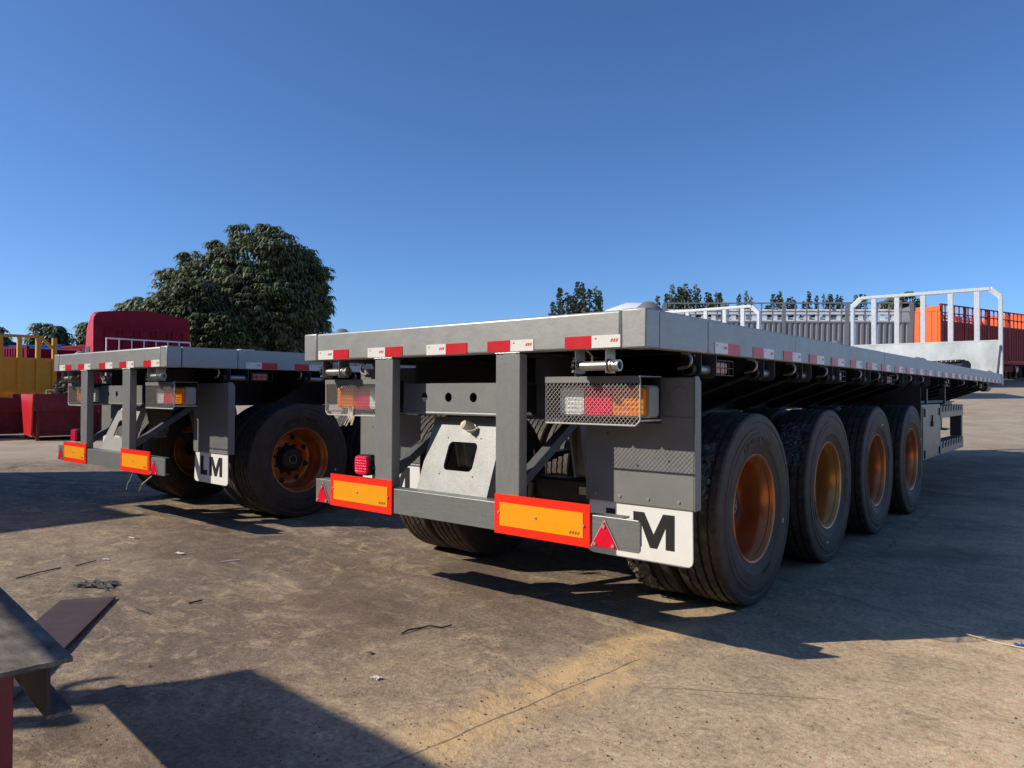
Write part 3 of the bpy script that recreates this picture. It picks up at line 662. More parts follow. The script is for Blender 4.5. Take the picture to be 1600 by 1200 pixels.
def wheel(x, y, rz, rim='copper', spin=0.0, outer=True):
    root = empty('wheel', (x, y, WZ), rz, T); root.rotation_euler = (spin if rz == 0 else -spin, 0, rz)
    link('tyre', TM, root); link('rim', RM[rim], root)
    if outer:
        link('hand_holes', HM, root); link('hub', HB, root); link('hub_emblem', EM, root).rotation_euler = (-spin, 0, 0)
        link('tyre_lettering', TX1, root); link('tyre_lettering', TX2, root); link('sidewall_label', LBL, root)
    return root
SPIN = [.12, -1.4, 1.7, .9]; RIMS = ['copper', 'gold', 'copper', 'copper']
wheels_right = []
for i, y in enumerate(AY):
    wheels_right.append(wheel(1.108, y, 0, RIMS[i], SPIN[i])); inn = wheel(.785, y, math.pi, RIMS[i], .3*i, False); inner0 = inn if i == 0 else inner0
    wheel(-1.108, y, math.pi, RIMS[i], SPIN[i]); wheel(-.785, y, 0, RIMS[i], .3*i, False)
# rear bulkhead, toolbox and side steps
b = MB(); b.box(.52, 1.19, 6.045, 6.055, .46, 1.36); b.build('wheel_bulkhead', M['dark'], T)
b = MB(); b.box(.75, 1.195, 6.07, 7.14, .46, 1.07); tb = b.build('toolbox', M['box'], T, .01)
b = MB(); b.box(1.197, 1.203, 6.10, 7.10, .49, 1.04); b.build('toolbox_door', M['box'], tb, .003)
for (y, z) in ((6.17, .98), (7.03, .98), (6.17, .53), (7.03, .53)):
    b = MB(); b.box(1.2035, 1.215, y-.02, y+.02, z-.045, z+.045); b.build('latch', M['blackmetal'], tb)
b = MB(); b.box(1.2035, 1.225, 6.54, 6.60, .82, .88); b.tube([(1.21, 6.57, .88), (1.215, 6.56, .95)], .008, 6); b.build('padlock', M['blackmetal'], tb)
st = empty('side_step', (0, 0, 0), 0, T)
for (z0, z1) in ((.90, 1.05), (.465, .62)):
    b = MB(); b.box(1.05, 1.20, 7.16, 8.82, z0, z1-.004); b.build('step_rail', M['box'], st, .006)
    b = MB()
    for k in range(8): y = 7.26+k*.19; b.bar((1.2015, y, z1-.06), (1.2015, y+.07, z1-.02), .045, .012, (1, 0, 0))
    b.build('step_slots', M['blackmetal'], st)
b = MB(); b.box(1.06, 1.19, 8.70, 8.815, .622, .898); b.build('step_upright', M['dark'], st); b = MB(); b.box(1.06, 1.19, 7.16, 7.2, .622, .898); b.build('step_upright', M['box'], st)
for y in (7.05, 8.25):
    b = MB(); b.box(1.0, 1.07, y, y+.07, 1.052, 1.378); b.build('step_hanger', M['dark'], T)
b = MB(); b.bar((1.03, 6.2, 1.09), (1.03, 8.28, 1.09), .05, .03); b.build('step_tie', M['dark'], T)
for x in (-.75, .75):
    lg = empty('landing_leg', (0, 0, 0), 0, T); b = MB(); b.box(x-.07, x+.07, 9.6, 9.74, .85, 1.37); b.box(x-.055, x+.055, 9.615, 9.725, .68, .85); b.build('leg_tube', M['dark'], lg, .008); b = MB(); b.box(x-.14, x+.14, 9.54, 9.80, .655, .679); b.build('foot', M['blackmetal'], lg, .006)
b = MB(); b.box(-.5, .5, 10.8, 12.6, 1.0, 1.043); b.tube([(0, 11.7, .999), (0, 11.7, .90)], .045, 12); b.build('king_pin_plate', M['blackmetal'], T)
b = MB(); b.tube([(1.05, 12.0, 1.30), (1.05, 12.5, 1.30)], .07, 12); b.build('air_tank', M['blackmetal'], T)
# headboard at the front of the bed
hb = empty('headboard', (0, 0, 0), 0, T)
b = MB(); nn = 24; vs = []
for j in range(2):
    for i in range(nn+1):
        x = -1.245+2.46*i/nn; vs.append((x, LEN-.01+.0015*math.sin(i*1.3)+.002*math.sin(i*.47), 1.37+.765*j))
b.add(vs, [(i, i+1, nn+2+i, nn+1+i) for i in range(nn)]); o = b.build('sheet', M['ssplate'], hb); md = o.modifiers.new('s', 'SOLIDIFY'); md.thickness = .006
for x in (-.845, -.437, .01, .461, .877):
    b = MB(); b.box(x-.043, x+.043, LEN, LEN+.06, 1.37, 3.055); b.build('upright', M['silver'], hb, .006)
for sx in (-1, 1):
    b = MB(); x = 1.235*sx; b.box(x-.03, x+.03, LEN-.02, LEN+.08, 1.36, 2.93); b.build('corner_post', M['silver'], hb, .006)
    b = MB(); b.bar((1.235*sx, LEN+.03, 2.925), (1.075*sx, LEN+.03, 3.085), .09, .06, (0, 1, 0)); b.build('corner_bar', M['silver'], hb, .005)
    b = MB(); b.bar((1.235*sx, LEN-.02, 2.05), (1.235*sx, LEN-.42, 1.56), .03, .04); b.build('stay', M['dark'], hb)
b = MB(); b.box(-1.08, 1.08, LEN-.01, LEN+.07, 3.057, 3.115); b.build('top_rail', M['silver'], hb, .006)
b = MB(); b.box(-1.2, 1.2, LEN-.016, LEN+.0, 2.137, 2.16); b.build('sheet_edge', M['silver'], hb)

# second trailer: a copy of the first before the loose extras go on
trailer2 = copy_tree(trailer); trailer2.location = (-4.37, -.02, 0)
for c in kids(trailer2):
    if c.name.startswith('mudguard') and c.location.x == 0: c.location.y = .14
trailer2['label'] = 'farther grey flatbed trailer at left, its loose wires hanging below the bumper'
for c in kids(trailer2):
    if c.name.startswith('deck_lock') and c.location.x > 1.1 and c.location.y < .5: bpy.data.objects.remove(c)
for tr, flips in ((trailer, (0, 0, 0, 1, 1)), (trailer2, (0, 1, 1, 1, 1))):
    T = tr; n0 = 0
    def half(parent, fn, a, b_, red, z0=1.386, z1=1.442):
        m = MB(); m.prism([(a, z0), (b_, z0), (b_, z1), (a, z1)], fn, 0, .0016, 0)
        if not red:
            L = abs(b_-a); s_ = 1 if b_ > a else -1
            for k in range(3):
                x = a+s_*L*(.66+.09*k); m.prism([(x, 1.410), (x+s_*.009, 1.410), (x+s_*.014, 1.424), (x+s_*.005, 1.424)], fn, .0017, .0022, 1)
            x = a+s_*L*.1; m.prism([(x, 1.424), (x+s_*.014, 1.424), (x+s_*.007, 1.434)], fn, .0017, .0022, 1)
        m.build('red_half' if red else 'white_half', [M['taper'] if red else M['tapew'], M['redmark']], parent)
    for (a, m_, c), fl in zip(((-1.095, -.942, -.79), (-.608, -.452, -.304), (-.106, .042, .197), (.34, .493, .637), (.823, .972, 1.122)), flips):
        r = empty('reflective_tape', (0, 0, 0), 0, T); fn = lambda u, v, d: (u, -.0015-d, v)
        half(r, fn, a, m_, bool(fl)); half(r, fn, m_, c, not fl)
    y = .693; k = 0
    while y < LEN-.4:
        for sx in (1, -1):
            r = empty('reflective_tape', (0, 0, 0), 0, T); fn = (lambda u, v, d: (1.2502+d, u, v)) if sx > 0 else (lambda u, v, d: (-1.2502-d, u, v))
            half(r, fn, y, y+.157, k > 0); half(r, fn, y+.157, y+.316, k == 0)
        y += .5 if k == 0 else .482; k += 1
T = trailer
# torn packing film left on tyres
def film(parent, a0, a1, x0, x1, mat, seed, R=.545):
    rnd = random.Random(seed); na, nx = 22, 12; vs = []; fs = []
    for i in range(na+1):
        for j in range(nx+1):
            a = math.radians(a0+(a1-a0)*i/na)+rnd.uniform(-.012, .012); x = x0+(x1-x0)*j/nx+rnd.uniform(-.006, .006); r = R+rnd.uniform(-.002, .012)
            vs.append((x, r*math.sin(a), r*math.cos(a)))
    for i in range(na):
        for j in range(nx):
            edge = i in (0, na-1) or j in (0, nx-1)
            if rnd.random() < (.4 if edge else .05): continue
            fs.append((i*(nx+1)+j, i*(nx+1)+j+1, (i+1)*(nx+1)+j+1, (i+1)*(nx+1)+j))
    return raw('torn_film', vs, fs, mat, parent)
film(wheels_right[0], -72, -38, -.10, .085, M['film'], 1); wheels_right[0].rotation_euler = (.12, 0, 0)
M['straw'] = film_mat('torn_straw_wrap', (.16, .14, .09), (.30, .28, .22))
film(inner0, 105, 150, -.02, .11, M['straw'], 5)
f2 = film(wheels_right[1], math.degrees(-SPIN[1])*0-72+math.degrees(SPIN[1]), -36+math.degrees(SPIN[1]), -.09, .10, M['film2'], 2)
# loose wire ends hanging under the left trailer's bumper
T = trailer2
b = MB(); b.tube([(1.0, -.0, .478), (.97, -.03, .44), (.90, -.04, .40), (.83, -.03, .34)], .004, 5); b.tube([(.63, .0, .475), (.64, -.02, .43), (.60, -.03, .38), (.585, -.03, .33)], .0025, 5); b.build('loose_wire', M['cord'], T)
T = trailer
b = MB(); rr = random.Random(4)
for k in range(9):
    x = -.86-.006*k; b.tube([(x+rr.uniform(-.02, .02), .100, 1.075+rr.uniform(-.02, .02)), (x-.01, .097, 1.045), (x+rr.uniform(-.05, .03), .094, 1.025), (x+rr.uniform(-.09, .02), .092, .965+rr.uniform(0, .05))], .004, 5)
b.build('rope_tie', M['cord'], T)

# ------------------------------------------------------------------ black perforated tube lying on the deck
b = MB(); b.tube([(.98, 10.75, 1.64), (.05, 11.55, 1.64)], .085, 18)
ro = empty('steel_roller', (0, 0, 0)); b.build('tube', M['blackmetal'], ro, 0, 40)
tag(ro, 'black perforated steel tube lying on the nearer flatbed deck before its headboard', 'steel tube')
b = MB(); d = Vector((-.93, .80, 0)).normalized()
b.bar((.93, 10.72, 1.722), (-.25, 11.74, 1.722), .10, .035); b.build('perforated_rail', M['blackmetal'], ro)
for k in range(14):
    p = Vector((.93, 10.72, 1.722))+d*(.08+k*.1)+Vector((-.033, -.038, 0)); b = MB(); b.tube([p, p+Vector((-.004, -.005, 0))], .010, 6); b.build('rivet', M['mesh'], ro)

# ------------------------------------------------------------------ yard vehicles in the distance
def local(root, mb): return mb
def stake_trailer(name, loc, rz, L, body, lat, label, group=None, Wd=2.5, fz=1.25, pz=2.75, hz=3.75, sections=4, rear=None, lat_in=None, far_wheels=True, cat='trailer'):
    """high-sided trailer: ribbed steel sides, open lattice on top. Runs along local +X; visible side is local -Y"""
    r = empty(name, loc, rz); tag(r, label, cat, group)
    for sy, (y0, y1) in ((-1, (-Wd/2, -Wd/2+.05)), (1, (Wd/2-.05, Wd/2))):
        n = int(L/.20); pts = []
        yo = y0 if sy < 0 else y1
        for i in range(n):
            x = L*i/n; q = L/n
            for (f, dd) in ((0, 0), (.35, 0), (.5, .035), (.85, .035)): pts.append((x+q*f, yo-sy*dd))
        pts.append((L, yo)); vs = []
        for z in (fz, pz): vs += [(x, y, z) for x, y in pts]
        k = len(pts); b = MB(); b.add(vs, [(i, i+1, k+i+1, k+i) for i in range(k-1)])
        side = b.build('side_panel', body, r); md = side.modifiers.new('s', 'SOLIDIFY'); md.thickness = .01
        for s in range(sections+1):
            x = min(L-.06, max(.06, L*s/sections)); b = MB(); b.box(x-.07, x+.07, y0-.03, y1+.03, fz-.05, hz); b.build('pillar', body, side)
        b = MB(); b.box(0, L, y0-.02, y1+.02, pz, pz+.06); b.box(0, L, y0-.02, y1+.02, hz-.05, hz)
        if hz-pz > .6: b.box(0, L, y0-.015, y1+.015, pz+.42, pz+.46)
        b.build('rail', body if sy < 0 or lat_in is None else lat_in, side)
        b = MB(); nb = int(L/.42)
        for i in range(nb+1):
            x = L*i/nb; b.box(x-.025, x+.025, y0, y1, pz+.055, hz-.05)
        b.build('lattice', lat if sy < 0 or lat_in is None else lat_in, side)
        if lat_in is not None and sy > 0:
            b = MB(); nb = int(L/.42)
            for i in range(nb+1):
                x = L*i/nb; b.box(x-.11, x+.07, y0-.06, y0-.03, pz+.05, hz-.03)
            b.box(0, L, y0-.09, y0-.061, pz+.58, pz+.68); b.box(0, L, y0-.09, y0-.061, pz+.0, pz+.16); b.box(0, L, y0-.09, y0-.061, pz+.28, pz+.36); b.build('inner_lattice', lat_in, side)
    for (x0, x1) in ((-.05, .0), (L, L+.05)):
        b = MB(); b.box(x0, x1, -Wd/2+.001, Wd/2-.001, fz, hz-.1)
        e = b.build('end_gate', rear or body, r)
        b = MB()
        xx = (x0-.03, x0-.002) if x0 < 0 else (x1+.002, x1+.03)
        for i in range(9):
            y = -Wd/2+.14+i*(Wd-.28)/8; b.box(*xx, y-.03, y+.03, fz+.15, hz-.35)
        b.box(*xx, -Wd/2+.01, Wd/2-.01, fz, fz+.14); b.box(*xx, -Wd/2+.01, Wd/2-.01, hz-.34, hz-.12); b.build('gate_ribs', rear or body, e)
    b = MB(); b.box(0, L, -Wd/2+.06, Wd/2-.06, fz-.14, fz-.002); b.box(.2, L-.2, -.55, -.4, fz-.5, fz-.141); b.box(.2, L-.2, .4, .55, fz-.5, fz-.141); b.build('chassis', body, r)
    b = MB(); b.box(.15, L-.15, -Wd/2-.01, -Wd/2+.04, fz-.16, fz-.052); b.build('skirt_rail', lat, r)
    wm = None
    for k in range(3):
        for sy in (-1, 1):
            x = 1.3+1.3*k
            if wm is None:
                b = MB(); b.lathe([(-.14, .28), (-.14, .48), (-.1, .52), (.1, .52), (.14, .48), (.14, .28), (.05, .25), (.05, 0)], 20); b.v = [(q[1], -q[0], q[2]) for q in b.v]; wm = b.build('wheel', M['black'], r, 0, 40).data
                r_w = [c for c in kids(r) if c.data == wm][0]; r_w.location = (x, sy*(Wd/2-.2), .52)
            else: o = link('wheel', wm, r); o.location = (x, sy*(Wd/2-.2), .52)
    b = MB(); b.box(L-3.2, L-3.06, -.9, -.76, .25, fz-.141); b.box(L-3.2, L-3.06, .76, .9, .25, fz-.141); b.build('landing_leg', M['dark'], r)
    return r
M['gbody'] = paint('grey_trailer_paint', (.20, .205, .22), .5, 0, .06, 0, .1)
M['gwhite'] = paint('white_frame_paint', (.88, .85, .85), .5, 0, .05)
M['rbody'] = paint('shaded_red_trailer_paint', (.27, .035, .035), .5, 0, .12, 0, .15, spec=.15)  # dark copy of the red, shade of the trailer sides put in
M['rlat'] = paint('sunlit_red_paint', (.92, .135, .012), .45, 0, .06)  # bright copy of the same red, sunlight on the tailgate put in
M['rpink'] = paint('light_red_frame_paint', (.85, .17, .12), .5, 0, .08)  # lighter red for the inner lattice
M['magenta'] = paint('crimson_trailer_paint', (.20, .003, .032), .6, 0, .12, 0, .06, spec=.15)
M['maroon'] = paint('maroon_cab_paint', (.24, .006, .022), .5, 0, .08, 0, .05, spec=.15)
M['sunlit_red'] = paint('sunlit_maroon_paint', (.60, .015, .025), .38, 0, .08)  # sunlit copy of the maroon, sun put into cab side and trough ends
M['hopper'] = paint('maroon_primer', (.20, .028, .034), .55, 0, .14, 0, .25, None, (.22, .14, .11), spec=.15)
M['yellow'] = paint('yellow_trailer_paint', (.66, .34, .018), .5, 0, .08, 0, .14)
M['blue'] = paint('blue_sheet_fence', (.010, .06, .24), .5, 0, .12, spec=.15)
M['whitecab'] = paint('white_cab_paint', (.80, .79, .76), .35, 0, .03)
M['glass'] = paint('dark_cab_glass', (.02, .025, .03), .08, 0, .1)
# grey trailer at the right: across the view, about 30 m off
pL, pR = at(1034, 473, 29.5), at(1424, 472, 27.5)
d = pR[:2]-pL[:2]; L = float(np.linalg.norm(d)); rz = math.atan2(d[1], d[0]); nrm = np.array([-d[1], d[0]])/L
base = pL[:2]+nrm*1.25; z0 = gz(*(base+d*.5)); top = (pL[2]+pR[2])/2-z0
gt = stake_trailer('stake_trailer', (base[0], base[1], z0-(pR[2]-pL[2])/2), rz, L, M['gbody'], M['gbody'], 'grey stake trailer with white inner lattice behind the two headboards', 'stake trailers parked at the far right', fz=1.3, pz=top-.80, hz=top, sections=4, lat_in=M['gwhite'])
gt.rotation_euler = (0, -math.atan2(pR[2]-pL[2], L), rz)
# red trailer: its tail, painted sunlit orange-red, shows beside the grey one, its side runs off to the right
D1 = 34.0; pA = at(1470, 474, D1); vpw = YAW-math.atan((2580-800)/FPX); dv = np.array([-math.sin(vpw), math.cos(vpw)]); rz = math.atan2(dv[1], dv[0])
nrm = np.array([-dv[1], dv[0]]); base = pA[:2]+nrm*1.25; z0 = gz(*base); top = pA[2]-z0
stake_trailer('stake_trailer', (base[0], base[1], z0), rz, 9.0, M['rbody'], M['rbody'], 'red stake trailer with a tailgate painted sunlit orange right of the grey stake trailer', 'stake trailers parked at the far right', fz=1.35, pz=top-.85, hz=top, sections=4, rear=M['rlat'], lat_in=M['rpink'])
b2 = base+dv*9.6; z2 = gz(*b2)
stake_trailer('stake_trailer', (b2[0], b2[1], z2), rz, 9.0, M['rbody'], M['rbody'], 'second red stake trailer beyond the orange-tailed one at the right edge', 'stake trailers parked at the far right', fz=1.35, pz=2.9, hz=3.75, sections=4, rear=M['rlat'], lat_in=M['rpink'])
# white lorry cab beyond the deck of the nearer trailer
p = at(990, 470, 26.0); cabz = gz(p[0], p[1]); Hc = p[2]-cabz
def cab(name, loc, rz, Wc, Lc, H, mat, label, sidem=None, rail=False, crown=.12, base=.55):
    """local: rear wall faces -X... nose at +X; width along Y"""
    r = empty(name, loc, rz); tag(r, label, 'truck')
    n = 14; sec = []
    rr = .22
    def outline(zt, w_):
        pts = [(-w_, base), (-w_, zt-rr)]
        for k in range(5): a = math.pi-math.pi/2*k/4; pts.append((-w_+rr+rr*math.cos(a), zt-rr+rr*math.sin(a)))
        for k in range(1, 8): u = k/8; pts.append((-w_+rr+(2*w_-2*rr)*u, zt+crown*math.sin(math.pi*u)))
        for k in range(5): a = math.pi/2-math.pi/2*k/4; pts.append((w_-rr+rr*math.cos(a), zt-rr+rr*math.sin(a)))
        pts += [(w_, zt-rr), (w_, base)]; return pts
    sections_ = [(0, H-crown, Wc/2), (Lc*.35, H-crown+.02, Wc/2), (Lc*.7, H-crown-.25, Wc/2-.02), (Lc, H-crown-1.1, Wc/2-.06)]
    rings = [[(x, y, z) for (y, z) in outline(zt, ww)] for x, zt, ww in sections_]; k = len(rings[0]); b = MB()
    vs = [q for rg in rings for q in rg]; fs = [(i*k+j, i*k+(j+1) % k, (i+1)*k+(j+1) % k, (i+1)*k+j) for i in range(len(rings)-1) for j in range(k)]
    fs += [tuple(range(k)), tuple((len(rings)-1)*k+j for j in range(k))]
    ms = [0]*len(fs)
    for i, f in enumerate(fs[:-2]):
        ys = [vs[q][1] for q in f]
        if all(abs(abs(y)-Wc/2) < .08 for y in ys): ms[i] = 1
    b.v = vs; b.f = fs; b.m = ms; b.build('cab_shell', [mat, sidem or mat], r, 0, 35)
    # pressed panels on the rear wall
    b = MB(); m_ = 5
    for i in range(m_):
        y0 = -Wc/2+.18+i*(Wc-.36)/m_; y1 = y0+(Wc-.36)/m_-.10; zb, zt = base+.5, H-crown-.42
        for (a0, a1, c0, c1) in ((y0, y1, zb, zb+.03), (y0, y1, zt-.03, zt), (y0, y0+.03, zb+.031, zt-.031), (y1-.03, y1, zb+.031, zt-.031)): b.box(-.03, -.002, a0, a1, c0, c1)
    b.box(-.03, -.002, -Wc/2+.1, Wc/2-.1, H-crown-.34, H-crown-.30); b.build('pressed_ribs', mat, r)
    for y in (-Wc/2+.12, Wc/2-.12):
        b = MB(); b.tube([(-.003, y, H-1.45), (-.09, y, H-1.45)], .045, 10); b.build('work_lamp', M['gwhite'], r)
    for sy in (-1, 1):
        b = MB(); b.box(Lc*.3, Lc*.62, sy*(Wc/2+.002)-.008, sy*(Wc/2+.002)+.008, H-1.7, H-1.0); b.build('side_window', M['glass'], r)
        b = MB(); b.lathe([(-.14, .28), (-.14, .48), (-.1, .52), (.1, .52), (.14, .48), (.14, .28), (.05, .25), (.05, 0)], 20, (0, 0, 0)); b.v = [(q[1]+Lc*.5, -q[0]+sy*(Wc/2-.2), q[2]+.52) for q in b.v]; b.build('wheel', M['black'], r, 0, 40)
        b = MB(); b.lathe([(-.14, .28), (-.14, .48), (-.1, .52), (.1, .52), (.14, .48), (.14, .28), (.05, .25), (.05, 0)], 20, (0, 0, 0)); b.v = [(q[1]-2.3, -q[0]+sy*(Wc/2-.2), q[2]+.52) for q in b.v]; b.build('wheel', M['black'], r, 0, 40)
    b = MB(); b.box(-3.2, Lc*.9, -.5, -.38, .65, .90); b.box(-3.2, Lc*.9, .38, .5, .65, .90); b.box(-3.2, -3.08, -.379, .379, .66, .89); b.build('chassis', M['dark'], r)
    b = MB(); b.box(-2.2, -.04, -.9, .9, .901, .94); b.build('catwalk', M['dark'], r)
    if rail:
        b = MB(); z0, z1 = 2.30, 2.52
        b.tube([(-.45, -1.05, 1.0), (-.45, -1.05, z1), (-.45, 1.1, z1), (-.45, 1.1, 1.0)], .025, 8)
        for k in range(1, 7): y = -1.05+2.15*k/7; b.tube([(-.45, y, .95), (-.45, y, z1)], .016, 6)
        b.tube([(-.45, -1.05, z0-.25), (-.45, 1.1, z0-.25)], .018, 6); b.build('guard_rail', M['gwhite'], r)
    return r
cab('truck_cab', (p[0], p[1]+1.0, cabz), YAW+math.pi*.98, 2.5, 2.2, Hc, M['whitecab'], 'white lorry cab whose pale roof shows above the nearer flatbed deck', crown=.22)
# maroon lorry behind the left trailer: rear wall of its tall cab faces right
pA = at(146, 490, 18.6); pB = pA+np.array([.05, 2.5, 0])
c = (pA+pB)/2; dv = (pB-pA)[:2]; Wc = float(np.linalg.norm(dv)); rzc = math.atan2(dv[1], dv[0])+math.pi/2
cab('truck_cab', (c[0], c[1], 0), rzc, min(Wc, 2.6), .75, at(200, 484, 19.2)[2], M['maroon'], 'maroon lorry cab with ribbed rear wall standing behind the left flatbed', sidem=M['sunlit_red'], rail=True, crown=.10)
# yellow flatbed with an open headboard, seen end-on
pB = at(88, 526, 22.5); pA = pB-np.array([0, 2.5, 0])
def yel():
    dv = (pB-pA)[:2]; Wy = float(np.linalg.norm(dv)); a = math.atan2(dv[1], dv[0]); r = empty('yellow_trailer', (pA[0], pA[1], 0), a)
    tag(r, 'yellow flatbed trailer with open barred headboard at the left edge', 'trailer')
    H = pA[2]; zp = 1.12; zm = at(0, 561, 22)[2]
    b = MB(); b.box(0, Wy, .0, .03, zp, zm); b.build('sheet', M['yellow'], r)
    for k in range(6):
        x = Wy*(k+.1)/5.1; x = min(x, Wy-.05); b = MB(); b.box(x-.06, x+.06, -.05, .055, zp, H-.05); b.build('upright', M['yellow'], r)
    b = MB(); b.box(.1, Wy-.42, -.03, .045, H-.08, H); b.bar((Wy-.43, .008, H-.04), (Wy-.03, .008, H-.42), .075, .08, (0, 1, 0)); b.box(Wy-.07, Wy-.001, -.04, .05, zp, H-.42); b.build('frame', M['yellow'], r)
    b = MB(); b.box(.02, Wy-.08, -.02, -.002, zm-.06, zm+.04); b.box(.02, Wy-.08, -.02, -.002, zp+.0, zp+.12); b.build('cross_rail', M['yellow'], r)
    b = MB(); b.box(.0, Wy, .06, 9, zp-.12, zp); b.box(Wy/2-.5, Wy/2-.4, .1, 9, zp-.45, zp-.121); b.box(Wy/2+.4, Wy/2+.5, .1, 9, zp-.45, zp-.121); b.build('bed', M['yellow'], r)
    for k in range(3):
        for x in (.25, Wy-.25):
            b = MB(); b.lathe([(-.14, .28), (-.14, .48), (-.1, .52), (.1, .52), (.14, .48), (.14, .28), (.05, .25), (.05, 0)], 20); b.v = [(q[0]+x, q[1]+5.2+1.3*k, q[2]+.52) for q in b.v]; b.build('wheel', M['black'], r, 0, 40)
    b = MB(); b.box(Wy/2-.8, Wy/2-.66, 2, 2.14, .05, zp-.12); b.box(Wy/2+.66, Wy/2+.8, 2, 2.14, .05, zp-.12); b.build('landing_leg', M['dark'], r)
yel()
# maroon steel troughs on the ground
def trough(name, pa, pb, depth, H, label):
    dv = (pb-pa)[:2]; L = float(np.linalg.norm(dv)); a = math.atan2(dv[1], dv[0]); r = empty(name, (pa[0], pa[1], 0), a); tag(r, label, 'steel trough', 'maroon steel troughs at the left')
    b = MB(); b.box(.02, L-.02, .10, .13, .12, H*.66); b.build('lower_sheet', M['hopper'], r)
    b = MB(); b.box(0, L, 0, .05, H*.64, H); b.box(0, L, .051, .14, H-.05, H-.002); b.build('top_band', M['hopper'], r)
    b = MB(); b.box(0, L, .05, .13, .10, .18); b.build('bottom_rail', M['hopper'], r)
    n = max(2, int(L/1.35))
    for k in range(n+1):
        x = .05+(L-.16)*k/n; b = MB(); b.box(x, x+.06, .0, .098, .0, H*.64); b.build('rib', M['hopper'], r)
    b = MB(); b.prism([(.0, H), (depth*.5, H), (depth*.35, .12), (.12, .12)], lambda u, v, d: (d, u, v), -.035, -.001); b.build('end_plate', M['sunlit_red'], r)
    b = MB(); b.box(0, L, depth-.1, depth-.05, .12, H); b.build('back_sheet', M['hopper'], r); b = MB(); b.box(0.02, L-.02, .131, depth-.101, .14, .16); b.build('floor_sheet', M['hopper'], r)
    b = MB(); b.tube([(.25, .03, H), (.25, .03, H+.10), (.42, .03, H+.10)], .012, 6); b.build('pipe_hook', M['mesh'], r)
trough('steel_trough', at(53, 690, 17)*[1, 1, 0], at(53, 690, 17)*[1, 1, 0]+np.array([.1, 4.2, 0]), 1.8, at(60, 616, 17.2)[2], 'maroon steel trough with end plate painted sunlit red, nearer the left flatbed')
trough('steel_trough', at(47, 686, 18.3)*[1, 1, 0]-np.array([0, 3.2, 0]), at(47, 686, 18.3)*[1, 1, 0], 1.8, at(20, 622, 18)[2], 'maroon steel trough behind the red-ended one at the left edge')
# farther left: blue sheet fence, crimson stake trailers, maroon wall
def wall(name, pa, pb, H, mat, label, cat, th=.12, n=8):
    dv = (pb-pa)[:2]; L = float(np.linalg.norm(dv)); a = math.atan2(dv[1], dv[0]); r = empty(name, (pa[0], pa[1], 0), a); tag(r, label, cat)
    for k in range(n):
        b = MB(); b.box(L*k/n+.01, L*(k+1)/n-.01, 0, th*.5+.02*(k % 2), .0, H); b.build('panel', mat, r)
    for k in range(n+1):
        b = MB(); b.box(L*k/n-.04, L*k/n+.04, th*.5+.03, th*.5+.12, 0, H+.02); b.build('post', mat, r)
    b = MB(); b.box(0, L, -.03, -.002, H-.10, H-.001); b.build('cap_rail', mat, r)
wall('blue_fence', at(-160, 540, 44)*[1, 1, 0], at(97, 540, 40)*[1, 1, 0], at(40, 541, 42)[2], M['blue'], 'blue sheet metal fence behind the yellow trailer', 'fence')
wall('maroon_fence', at(97, 540, 36)*[1, 1, 0], at(330, 540, 30)*[1, 1, 0], at(120, 539, 35)[2], M['maroon'], 'dark maroon sheet wall left of the maroon cab', 'wall')
pl = at(-40, 550, 37); pr_ = at(86, 550, 34); dv = (pr_-pl)[:2]
stake_trailer('stake_trailer', (pl[0], pl[1], 0), math.atan2(dv[1], dv[0]), float(np.linalg.norm(dv)), M['magenta'], M['magenta'], 'crimson ribbed trailer behind the bars of the yellow headboard', None, fz=2.0, pz=3.1, hz=3.2, sections=3)
# unseen cabin and high-sided trailer at left, added to cast the slab shadow
def cabin(x0, x1, y0, y1, H):
    r = empty('shadow_cabin', (x0, y0, 0)); tag(r, 'unseen grey ribbed cabin left of the left flatbed, added to cast the slab shadow', 'cabin')
    W_, L_ = x1-x0, y1-y0
    b = MB(); b.box(0, W_, 0, L_, .0, H-.12); b.build('wall', M['gbody'], r); b = MB(); b.box(-.06, W_+.04, -.06, L_+.03, H-.118, H); b.build('roof', M['gbody'], r)
    for k in range(12): y = .15+(L_-.3)*k/11; b = MB(); b.box(W_+.001, W_+.03, y-.04, y+.04, .1, H-.2); b.build('rib', M['gbody'], r)
    b = MB(); b.box(.5, 1.4, L_+.001, L_+.03, .1, 2.1); d_ = b.build('door', M['dark'], r); b = MB(); b.box(1.28, 1.34, L_+.031, L_+.06, 1.0, 1.12); b.build('handle', M['steel'], d_)
cabin(-10.5, -8.5, -4.1, -.45, 3.3)
stake_trailer('stake_trailer', (-10.0, -10.6, 0), math.pi/2, 6.3, M['gbody'], M['gbody'], 'unseen high grey stake trailer behind the cabin, added to cast the slab shadow', None, Wd=3.0, fz=1.2, pz=4.14, hz=4.2, sections=3)
# unseen building behind the camera, added to darken the shaded rear panels
def added_workshop():
    r = empty('added_workshop', (-24, -24, 0)); tag(r, 'long grey sheet-metal shed with roller doors, unseen, added behind the camera for shade', 'added_workshop')
    n = 22; Lw = 46
    for k in range(n):
        xa = Lw*k/n; b = MB(); b.box(xa, xa+Lw/n-.02, 12.9, 13+.03*(k % 2), 0, 6.2); b.build('wall_panel', M['shed'], r)
    b = MB(); b.box(0, Lw, 0, 12.89, 0, 6.1); b.build('shell', M['shed'], r)
    b = MB(); b.prism([(-.4, 6.21), (13.4, 6.21), (13.4, 6.4), (6.5, 7.4), (-.4, 6.4)], lambda u, v, d: (d, u, v), -.3, Lw+.3); b.build('roof', M['shed'], r)
    for k in range(6):
        x = 3+k*7.3; b = MB(); b.box(x, x+4.6, 13.031, 13.09, 0, 4.6); b.build('roller_door', M['dark'], r)
